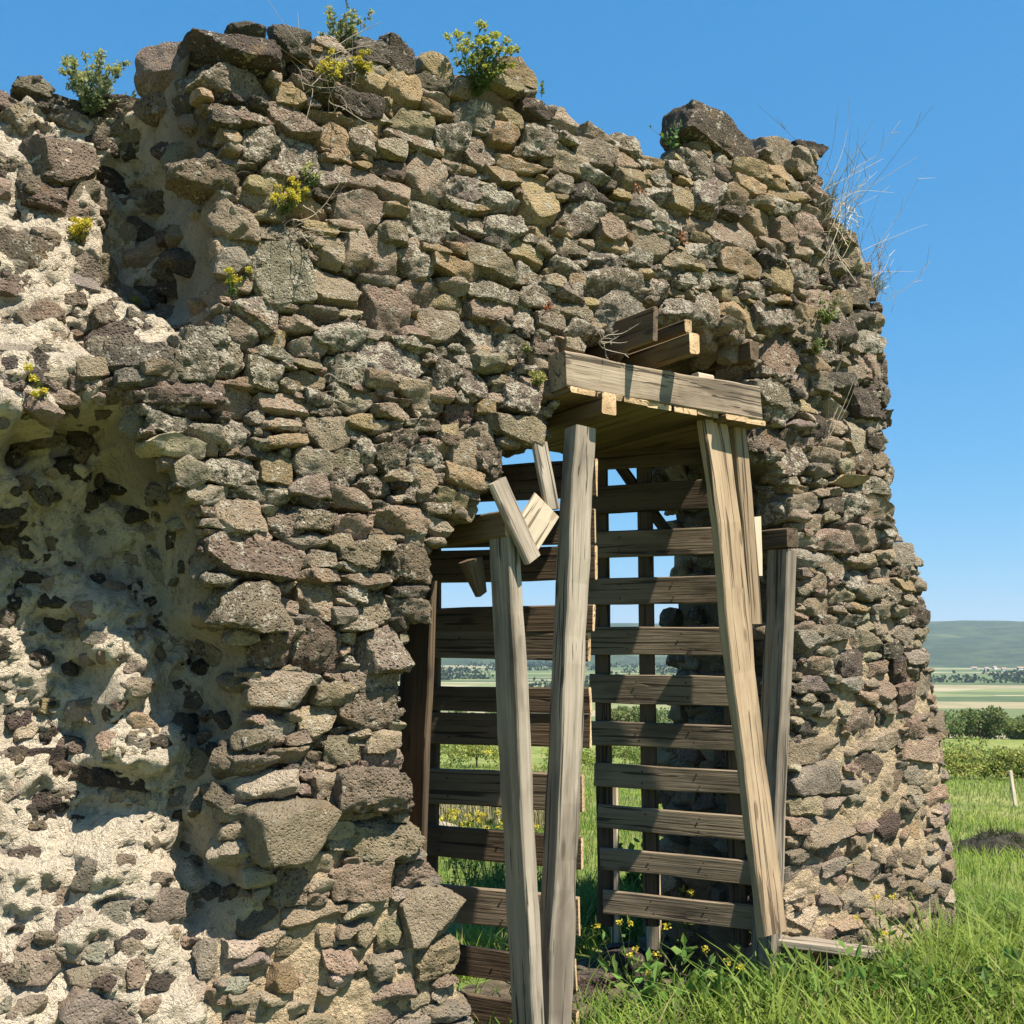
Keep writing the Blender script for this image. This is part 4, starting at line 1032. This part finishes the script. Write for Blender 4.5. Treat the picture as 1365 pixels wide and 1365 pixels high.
# ------------------------------------------------------------------ grass and field plants
def blades(name, P, h, w, lean, cols, rng, seg=3, label='', cat='grass', mat=None):
    n = len(P); az = rng.uniform(0, 2 * np.pi, n); side = np.stack([np.cos(az), np.sin(az), 0 * az], -1)
    ld = np.stack([np.cos(az + 1.57 + rng.normal(0, .5, n)), np.sin(az + 1.57 + rng.normal(0, .5, n)), 0 * az], -1)
    V = []
    for k in range(seg + 1):
        f = k / seg
        c = P + UP * (h * (f - .28 * lean * f * f))[:, None] + ld * (h * lean * f ** 1.8)[:, None]
        ww = (w * (1 - f) ** .7 * (.6 + .8 * min(f * 3, 1) * .6))[:, None]
        if k < seg: V += [c - side * ww / 2, c + side * ww / 2]
        else: V += [c]
    m = 2 * seg + 1
    V = np.stack(V, 1).reshape(-1, 3); b = (np.arange(n) * m)[:, None]
    Q = np.concatenate([b + np.array([[2 * k, 2 * k + 1, 2 * k + 3, 2 * k + 2]]) for k in range(seg - 1)]); T = b + np.array([[2 * seg - 2, 2 * seg - 1, 2 * seg]])
    cc = np.repeat(cols, m, 0); cc = np.concatenate([cc, np.ones((len(cc), 1))], 1)
    o = link(name, mk_mesh(name, V, [Q, T], mat or M_LEAF, {'col': ('FLOAT_COLOR', cc)}))
    return tag(o, label, cat, kind='stuff')

def in_wall(x, y):
    r = np.stack([x, y, 0 * x], -1) - W0; u = r @ D; t = r @ NA
    solid = (t > -.02) & (t < 1.0) & (u < uend(0.) + .3) & ((u < UZ(620, 1400)[0] + .05) | (u > UZ(1052, 1300)[0] - .05))
    return solid, u, t

def gcols(n, rng, P):
    f = np.clip(.5 + .8 * fbm(P * np.array([1.2, 1.2, 0]), 3, 70) + rng.normal(0, .2, n), 0, 1)[:, None]
    c = np.array([.075, .15, .024]) * (1 - f) + np.array([.28, .36, .06]) * f
    dry = rng.random(n) < .11; c[dry] = np.array([.30, .26, .12])
    return np.clip(c * (1 + rng.normal(0, .15, (n, 1))), .01, .6)

def build_grass():
    rng = np.random.default_rng(21)
    n = 60000
    x, y = rng.uniform(-.3, 5.2, n), rng.uniform(3.6, 8.2, n)
    s, u, t = in_wall(x, y)
    keep = ~s & (np.abs(x) / y < .62) & ((t < 0) | (rng.random(n) < .8)) & ~((t > .3) & (t < 1.15) & (u < 1.75) & (rng.random(n) < .94))
    x, y, t, u = x[keep], y[keep], t[keep], u[keep]; P = np.stack([x, y, terrain(x, y) - .01], -1)
    cl = fbm(P * np.array([2.5, 2.5, 0]), 3, 71)
    h = np.clip(.22 + .16 * cl + rng.normal(0, .05, len(x)), .07, .5) * np.where(t < 0, 1.0, .75)
    h *= np.where((t < 0) & (u > 1.5), 1.18, 1.0)
    h *= 1 - .45 * np.clip(1 - np.abs(t + .05) / .12, 0, 1)
    blades('meadow_grass', P, h, rng.uniform(.006, .02, len(x)), rng.uniform(.25, 1.15, len(x)), gcols(len(x), rng, P), rng, 4, 'lush green meadow grass in front of and behind the doorway')
    n = 5200
    x, y = rng.uniform(.6, 4.6, n), rng.uniform(3.9, 6.6, n); s, u, t = in_wall(x, y)
    cl = fbm(np.stack([x, y, 0 * x], -1) * 1.8, 2, 72)
    keep = ~s & (t < -.08) & (u > .9) & (cl + rng.normal(0, .2, n) > -.1); x, y = x[keep], y[keep]; P = np.stack([x, y, terrain(x, y) - .01], -1); m = len(x)
    f = rng.random((m, 1)); c = np.array([.10, .17, .03]) * (1 - f) + np.array([.24, .31, .06]) * f
    blades('tall_grass', P, rng.uniform(.28, .52, m), rng.uniform(.012, .03, m), rng.uniform(.35, 1.1, m), c, rng, 5, 'tall broad-bladed lush grass before the wall')
    n = 70000
    r = 7.5 * (60 / 7.5) ** rng.uniform(0, 1, n) ** .9; a = rng.uniform(-.30, .56, n)
    x, y = r * np.sin(a), r * np.cos(a); P = np.stack([x, y, terrain(x, y) - .02], -1)
    f = r / 8
    h = np.clip(.16 + .12 * fbm(P * np.array([.5, .5, 0]), 3, 73) + rng.normal(0, .03, n), .05, .4) * (.9 + .1 * f)
    c = gcols(n, rng, P * .5); pat = np.clip(fbm(P * np.array([.25, .25, 0]), 3, 74) * 2 + .2, 0, 1)[:, None]
    c = c * (1 - .55 * pat) + np.array([.27, .29, .08]) * .55 * pat
    blades('field_grass', P, h, .009 * f ** .8 * rng.uniform(.7, 1.4, n), rng.uniform(.1, .9, n), c, rng, 2, 'shorter field grass sloping away beyond the wall')
    # tall pale reeds far behind the doorway
    n = 5000; a = rng.uniform(-.14, .06, n); r = rng.uniform(15, 19, n); x, y = r * np.sin(a), r * np.cos(a); P = np.stack([x, y, terrain(x, y)], -1)
    cc = np.array([.36, .32, .18]) * (1 + rng.normal(0, .2, (n, 1)))
    blades('dry_reeds', P, rng.uniform(.5, .95, n), .018 + 0 * x, rng.uniform(.05, .4, n), np.clip(cc, .05, .8), rng, 2, 'stand of pale dry reeds behind the doorway', mat=M_DRY)
build_grass()

def threshold():
    us = np.linspace(UZ(600, 1400)[0] - .1, UZ(1060, 1300)[0] + .1, 40); ts = np.linspace(.2, 1.25, 36)
    U, T = np.meshgrid(us, ts, indexing='ij'); P = P3(U, T, 0 * U); ed = np.minimum(np.minimum((T - .2) / .2, (1.25 - T) / .25), 1)
    P[..., 2] = terrain(P[..., 0], P[..., 1]) - .03 + ed * (.05 + .035 * fbm(P * 5, 4, 88) + .02 * fbm(P * 18, 2, 89))
    i, j = np.meshgrid(np.arange(39), np.arange(35), indexing='ij'); F = np.stack([i * 36 + j, (i + 1) * 36 + j, (i + 1) * 36 + j + 1, i * 36 + j + 1], -1).reshape(-1, 4)
    g = NT('shade_dark_ground'); pos = g.node('ShaderNodeNewGeometry').outputs['Position']; nn = g.noise(pos, 11, 5, .7)  # dark sheet over the ground, doorway shade put into its colour
    g.L(g.mix(g.ramp(nn, .35, .7), (.045, .035, .023), (.12, .095, .06)), g.b.inputs['Base Color']); g.L(g.bump(nn, 1, .05), g.b.inputs['Normal'])
    tag(link('threshold_shade', mk_mesh('threshold_shade', P.reshape(-1, 3), F, g.m, smooth=True)), 'dark ground sheet in the doorway, shade put into its colour', 'ground', kind='structure')
threshold()
rngr = np.random.default_rng(44)
for k, (uf, tf_) in enumerate(((.42, .75), (.55, .45), (.68, .65), (.88, .8), (.5, 1.05))):
    ua_, ub_ = UZ(640, 1400)[0], UZ(1045, 1300)[0]; w_ = rngr.uniform(.10, .2)
    block_stone('fallen_stone', P3(ua_ + (ub_ - ua_) * uf, tf_, GZ + .03), w_, w_ * .7, w_ * .8, 'bdvg'[k % 4], 'small fallen stone on the dark ground of the doorway', group='fallen stones in the doorway', seed=300 + k, rot=k * 1.3)

def gpt(px, py):
    r = ray(px, py); s = 1.0
    for _ in range(400):
        p = CAM + r * s
        if p[2] <= terrain(np.array([p[0]]), np.array([p[1]]))[0]: break
        s *= 1.01
    return p
fg = 'yellow wildflowers in the grass'
for k, (x, y, h, lb) in enumerate(((835, 1345, .34, 'yellow wildflower by the tall prop foot'), (868, 1352, .30, 'yellow wildflower in grass before the dark threshold'), (905, 1300, .46, 'tall pale yellow wildflower in front of the slatted panel'),
                                   (705, 1362, .30, 'yellow wildflower at the foot of the two crossing props'), (1180, 1330, .42, 'yellow wildflower against the foot of the wall'), (960, 1360, .26, 'low yellow wildflower beside broad leaves'))):
    b = zplane(x, y, GZ); plant('wildflower', b, lb, 'flower', 80 + k, h=h, stems=4, spread=.16, leafn=9, leaf=.05, lw=.012, flower=9, fcol=(.62, .52, .06), gcol=(.12, .18, .045), group=fg, fr=.02)
fb = 'yellow wildflowers behind the doorway'
rngf = np.random.default_rng(33)
for k in range(16):
    x = rngf.uniform(590, 730); r = rngf.uniform(6.6, 9.5); d = ray(x, 860); b = np.array([d[0] / d[1] * r, r, 0.0]); b[2] = terrain(b[:1], b[1:2])[0]
    plant('wildflower', b, 'yellow wildflower growing behind the left slatted panel', 'flower', 100 + k, h=rngf.uniform(.35, .7), stems=5, spread=.2, leafn=9, leaf=.05, lw=.014, flower=10, fcol=(.62, .52, .06), gcol=(.10, .16, .04), group=fb, fr=.028)
for k, (x, r) in enumerate(((880, 7.0), (905, 7.3), (840, 7.6))):
    d = ray(x, 860); b = np.array([d[0] / d[1] * r, r, 0.0]); b[2] = terrain(b[:1], b[1:2])[0]
    plant('leafy_weed', b, 'leafy green weed behind the right slatted panel', 'weed', 120 + k, h=.45, stems=10, spread=.45, leafn=14, leaf=.07, lw=.04, gcol=(.10, .18, .03), group='weeds behind the right panel')
for k, (x, y, lb) in enumerate(((1090, 1342, 'clump of broad pale leaves in the front grass'), (1000, 1330, 'broad-leaved weed near the leaning prop foot'), (885, 1340, 'broad-leaved weed in grass before the threshold'), (1150, 1330, 'broad-leaved weed past the outer end of the sill plank'), (1230, 1330, 'broad-leaved weed at the wall corner'), (1310, 1340, 'broad-leaved weed in open grass right of the wall'), (1200, 1355, 'broad-leaved weed between the sill plank and the wall corner'), (940, 1350, 'broad-leaved weed below the right slatted panel'))):
    b = zplane(x, y + 25, GZ); plant('broad_leaf_weed', b, lb, 'weed', 130 + k, h=.26, stems=16, spread=.6, leafn=7, leaf=.085, lw=.026, gcol=(.14, .23, .05), group='broad-leaved weeds in the grass')
block_stone('loose_stone', gpt(588, 1120) + UP * .05, .42, .34, .3, 'p', 'pale loose stone in the grass behind the left slatted panel', seed=9)
block_stone('loose_stone', P3(UZ(800, 1240, .5)[0], .6, GZ + .04), .18, .13, .16, 'd', 'dark stone lying on the threshold behind the tall prop', seed=10)
block_stone('loose_stone', P3(UZ(850, 1240, .6)[0], .7, GZ + .06), .26, .2, .25, 'd', 'dark stone lying on the threshold under the right slatted panel', seed=11)

# ------------------------------------------------------------------ middle distance
def crown_mesh(name, rx, rz, n, leaf, seed, base=(.05, .085, .02)):
    rng = np.random.default_rng(seed)
    bl = rng.normal(size=(12, 3)) * (.42, .42, .32); bl[:, 2] += .1
    br = rng.uniform(.28, .52, 12)
    i = rng.integers(0, 12, n); q = rng.normal(size=(n, 3)); q /= np.linalg.norm(q, axis=1, keepdims=True)
    P = bl[i] + q * (br[i] * rng.uniform(.55, 1.05, n))[:, None]
    P = P * (rx, rx, rz) + (0, 0, rz * .95); P[:, 2] = np.maximum(P[:, 2], .02)
    V, F = leaves(P, q + rng.normal(size=(n, 3)) * .6, leaf * rng.uniform(.6, 1.3, n), leaf * .7, rng)
    c = colr(base, n, 4, rng, .28)
    return mk_mesh(name, V, F, M_LEAF, {'col': ('FLOAT_COLOR', c)})
def trunk_mesh(h, r):
    V, F = tubes([np.array([(0, 0, -.2), (.02 * h, 0, h * .4), (0, .03 * h, h * .8), (0, 0, h * 1.1)]), np.array([(.02 * h, 0, h * .4), (.15 * h, .1 * h, h * .9)]), np.array([(0, .01, h * .5), (-.16 * h, -.05 * h, h * .95)])], [r, r * .6, r * .6], 6)
    return mk_mesh('trunk', V, F, M_BROWN)
def woody(name, x, r, me, tm, s, label, cat, group, rot):
    d = ray(x, 860); d = d / math.hypot(d[0], d[1]); b = np.array([d[0] * r, d[1] * r, 0.]); b[2] = terrain(b[:1], b[1:2])[0]
    e = empty(name, b, label, cat, group)
    for nm, m in (('crown', me), ('trunk', tm)):
        o = bpy.data.objects.new(nm, m); COL.objects.link(o); o.parent = e; o.scale = (s, s, s); o.rotation_euler.z = rot
bm = [crown_mesh('crown', 2.2, .95, 2600, .17, 200 + k, c) for k, c in enumerate(((.26, .31, .07), (.19, .24, .06), (.30, .33, .09)))]
tmB = trunk_mesh(.8, .06)
bl = ['bright green rounded shrub in the row along the field edge', 'dark green rounded shrub in the row along the field edge', 'yellow-green rounded shrub in the row along the field edge']
k = 0
for x in list(range(1215, 1480, 27)) + [560, 640, 760, 830]:
    woody('shrub', x + random.uniform(-6, 6), random.uniform(54, 64), bm[k % 3], tmB, random.uniform(.75, 1.15), bl[k % 3], 'shrub', 'shrubs along the field edge', k * 1.7); k += 1
tm = [crown_mesh('crown', 3.4, 2.3, 2600, .42, 300 + k, c) for k, c in enumerate(((.20, .235, .08), (.15, .19, .065)))]
tmT = trunk_mesh(2.6, .16)
tl = ['mid green tree in the belt beyond the meadow', 'dark green tree in the belt beyond the meadow']
k = 0
for x in list(range(1205, 1500, 20)) + [560, 620, 680, 820, 860]:
    woody('tree', x + random.uniform(-8, 8), random.uniform(165, 205), tm[k % 2], tmT, random.uniform(.8, 1.25), tl[k % 2], 'tree', 'trees in the belt beyond the meadow', k * 2.1); k += 1
# hedgerows and copses in the far valley: one mass
def far_wood():
    rng = np.random.default_rng(61); Vs, Fs, Cs = [], [], []; k = 0
    for row in range(30):
        r = rng.uniform(900, 2750); a0 = rng.uniform(-.35, .6); ln = rng.uniform(.03, .16); m = int(ln * 900)
        a = a0 + rng.uniform(0, ln, m); rr = r + rng.normal(0, 6, m) + (a - a0) * rng.uniform(-300, 300)
        x, y = rr * np.sin(a), rr * np.cos(a); z = terrain(x, y)
        P = np.stack([x, y, z + rng.uniform(0, 7, m)], -1)
        V, F = leaves(np.repeat(P, 4, 0) + rng.normal(size=(m * 4, 3)) * 2.5, rng.normal(size=(m * 4, 3)), 6.0, 5.0, rng)
        Vs.append(V); Fs.append(F + k); k += len(V); Cs.append(colr((.035, .06, .02), m * 4, 4, rng, .25))
    o = veg_mesh('far_hedgerows', np.concatenate(Vs), np.concatenate(Fs), np.concatenate(Cs), M_LEAF)
    tag(o, 'dark hedgerows and copses across the far valley fields', 'hedgerow', kind='stuff')
far_wood()
# village houses at the foot of the hill
def plain(name, c):
    g = NT(name); pos = g.node('ShaderNodeNewGeometry').outputs['Position']; g.L(g.mix(g.noise(pos, .4), tuple(np.array(c) * .8), c), g.b.inputs['Base Color']); return g.m
M_WALLW, M_ROOF = plain('render_white', (.72, .70, .65)), plain('roof_tile', (.34, .23, .18))
rh = np.random.default_rng(71)
for k in range(8):
    x = 1300 + k * 13 + rh.uniform(-6, 6); r = rh.uniform(2380, 2640); d = ray(x, 860); d = d / math.hypot(d[0], d[1])
    b = np.array([d[0] * r, d[1] * r, 0.]); b[2] = terrain(b[:1], b[1:2])[0]
    e = empty('house', b, 'tiny white house with a tiled roof in the far village', 'house', 'houses of the far village')
    w, l, h = rh.uniform(3, 4), rh.uniform(4, 6), rh.uniform(3, 4.5)
    V = np.array([(sx * l, sy * w, z) for z in (-.5, h) for sx in (-1, 1) for sy in (-1, 1)], float)
    F = np.array([(0, 1, 5, 4), (1, 3, 7, 5), (3, 2, 6, 7), (2, 0, 4, 6)])[:, ::-1]
    rz = rh.uniform(-.5, .5); M = Matrix.Translation(e.location) @ Matrix.Rotation(rz, 4, 'Z')
    link('house_wall', mk_mesh('house_wall', V, F, M_WALLW), e, M)
    RV = np.array([(-l - .6, -w - .6, h - .3), (-l - .6, w + .6, h - .3), (-l - .6, 0, h + w * .75), (l + .6, -w - .6, h - .3), (l + .6, w + .6, h - .3), (l + .6, 0, h + w * .75)])
    link('roof', mk_mesh('roof', RV, [np.array([(0, 3, 5, 2), (1, 2, 5, 4)]), np.array([(0, 2, 1), (3, 4, 5)])], M_ROOF), e, M)

# fence stake and earth heap in the field
sb = gpt(1354, 1076)
hs = 46 / FPX * sb[1]
single('fence_stake', 'pale leaning wooden stake standing alone in the field', 'stake', lambda: timber('fence_stake', None, sb - UP * .1, sb + np.array([-.012 * sb[1] * .25, 0, hs]), np.array([1., 0, 0]), .09, .09, M_PALE, 98, segs=6))
def heap():
    rng = np.random.default_rng(91); c = gpt(1335, 1140)
    n = 40; th, ph = np.meshgrid(np.linspace(0, 2 * np.pi, n + 1)[:-1], np.linspace(0, 1, 16), indexing='ij')
    x = ph * np.cos(th) * .62; y = ph * np.sin(th) * .4; z = .30 * (1 - ph ** 2) ** .8
    P = np.stack([x, y, z], -1); P = P + .10 * np.stack([fbm(P * 5, 3, 5), fbm(P * 5, 3, 6), fbm(P * 6, 3, 7)], -1); P[..., 2] -= .05
    i, j = np.meshgrid(np.arange(n), np.arange(15), indexing='ij'); i2 = (i + 1) % n
    F = np.stack([i * 16 + j, i2 * 16 + j, i2 * 16 + j + 1, i * 16 + j + 1], -1).reshape(-1, 4)
    g = NT('dark_earth'); pos = g.node('ShaderNodeNewGeometry').outputs['Position']; nn = g.noise(pos, 14, 5, .7)
    g.L(g.mix(g.ramp(nn, .35, .7), (.018, .016, .013), (.06, .055, .035)), g.b.inputs['Base Color']); g.L(g.bump(nn, 1, .06), g.b.inputs['Normal'])
    e = empty('earth_heap', c, 'dark heap of turned earth and withered turf in the meadow', 'heap')
    M = Matrix.Translation(e.location); link('soil', mk_mesh('soil', P.reshape(-1, 3), F[:, ::-1], g.m, smooth=True), e, M)
    q = rng.normal(size=(900, 3)) * (.36, .25, .0); q[:, 2] = .24 * np.exp(-(q[:, 0] ** 2 / .2 + q[:, 1] ** 2 / .1))
    V, F2 = leaves(q, rng.normal(size=(900, 3)) + (0, 0, .9), .12, .012, rng)
    veg_mesh('turf', V, F2, colr((.05, .055, .022), 900, 4, rng, .3), M_LEAF, e, M)
    for k, dx in enumerate((.42, .55)):
        block_stone('field_stone', c + np.array([dx, -.35, .04]), .2, .15, .18, 'g', 'small grey stone at the foot of the dark earth heap', seed=95 + k, group='stones by the earth heap')
heap()

# ------------------------------------------------------------------ haze over the valley
def haze():
    x0, x1, y0, y1, z0, z1 = -6600, 6600, -6600, 6600, -75, 190
    V = np.array([(x, y, z) for z in (z0, z1) for y in (y0, y1) for x in (x0, x1)], float)
    F = np.array([(0, 2, 3, 1), (4, 5, 7, 6), (0, 1, 5, 4), (2, 6, 7, 3), (0, 4, 6, 2), (1, 3, 7, 5)])
    m = bpy.data.materials.new('haze'); m.use_nodes = True; t = m.node_tree
    t.nodes.remove(t.nodes['Principled BSDF'])
    v = t.nodes.new('ShaderNodeVolumePrincipled'); v.inputs['Color'].default_value = (.62, .80, 1.0, 1); v.inputs['Density'].default_value = HAZE; v.inputs['Anisotropy'].default_value = .2
    t.links.new(v.outputs[0], t.nodes['Material Output'].inputs['Volume'])
    tag(link('haze', mk_mesh('haze', V, F, m)), 'thin pale haze in the valley air', 'haze', kind='stuff')
HAZE = 7e-5
haze()
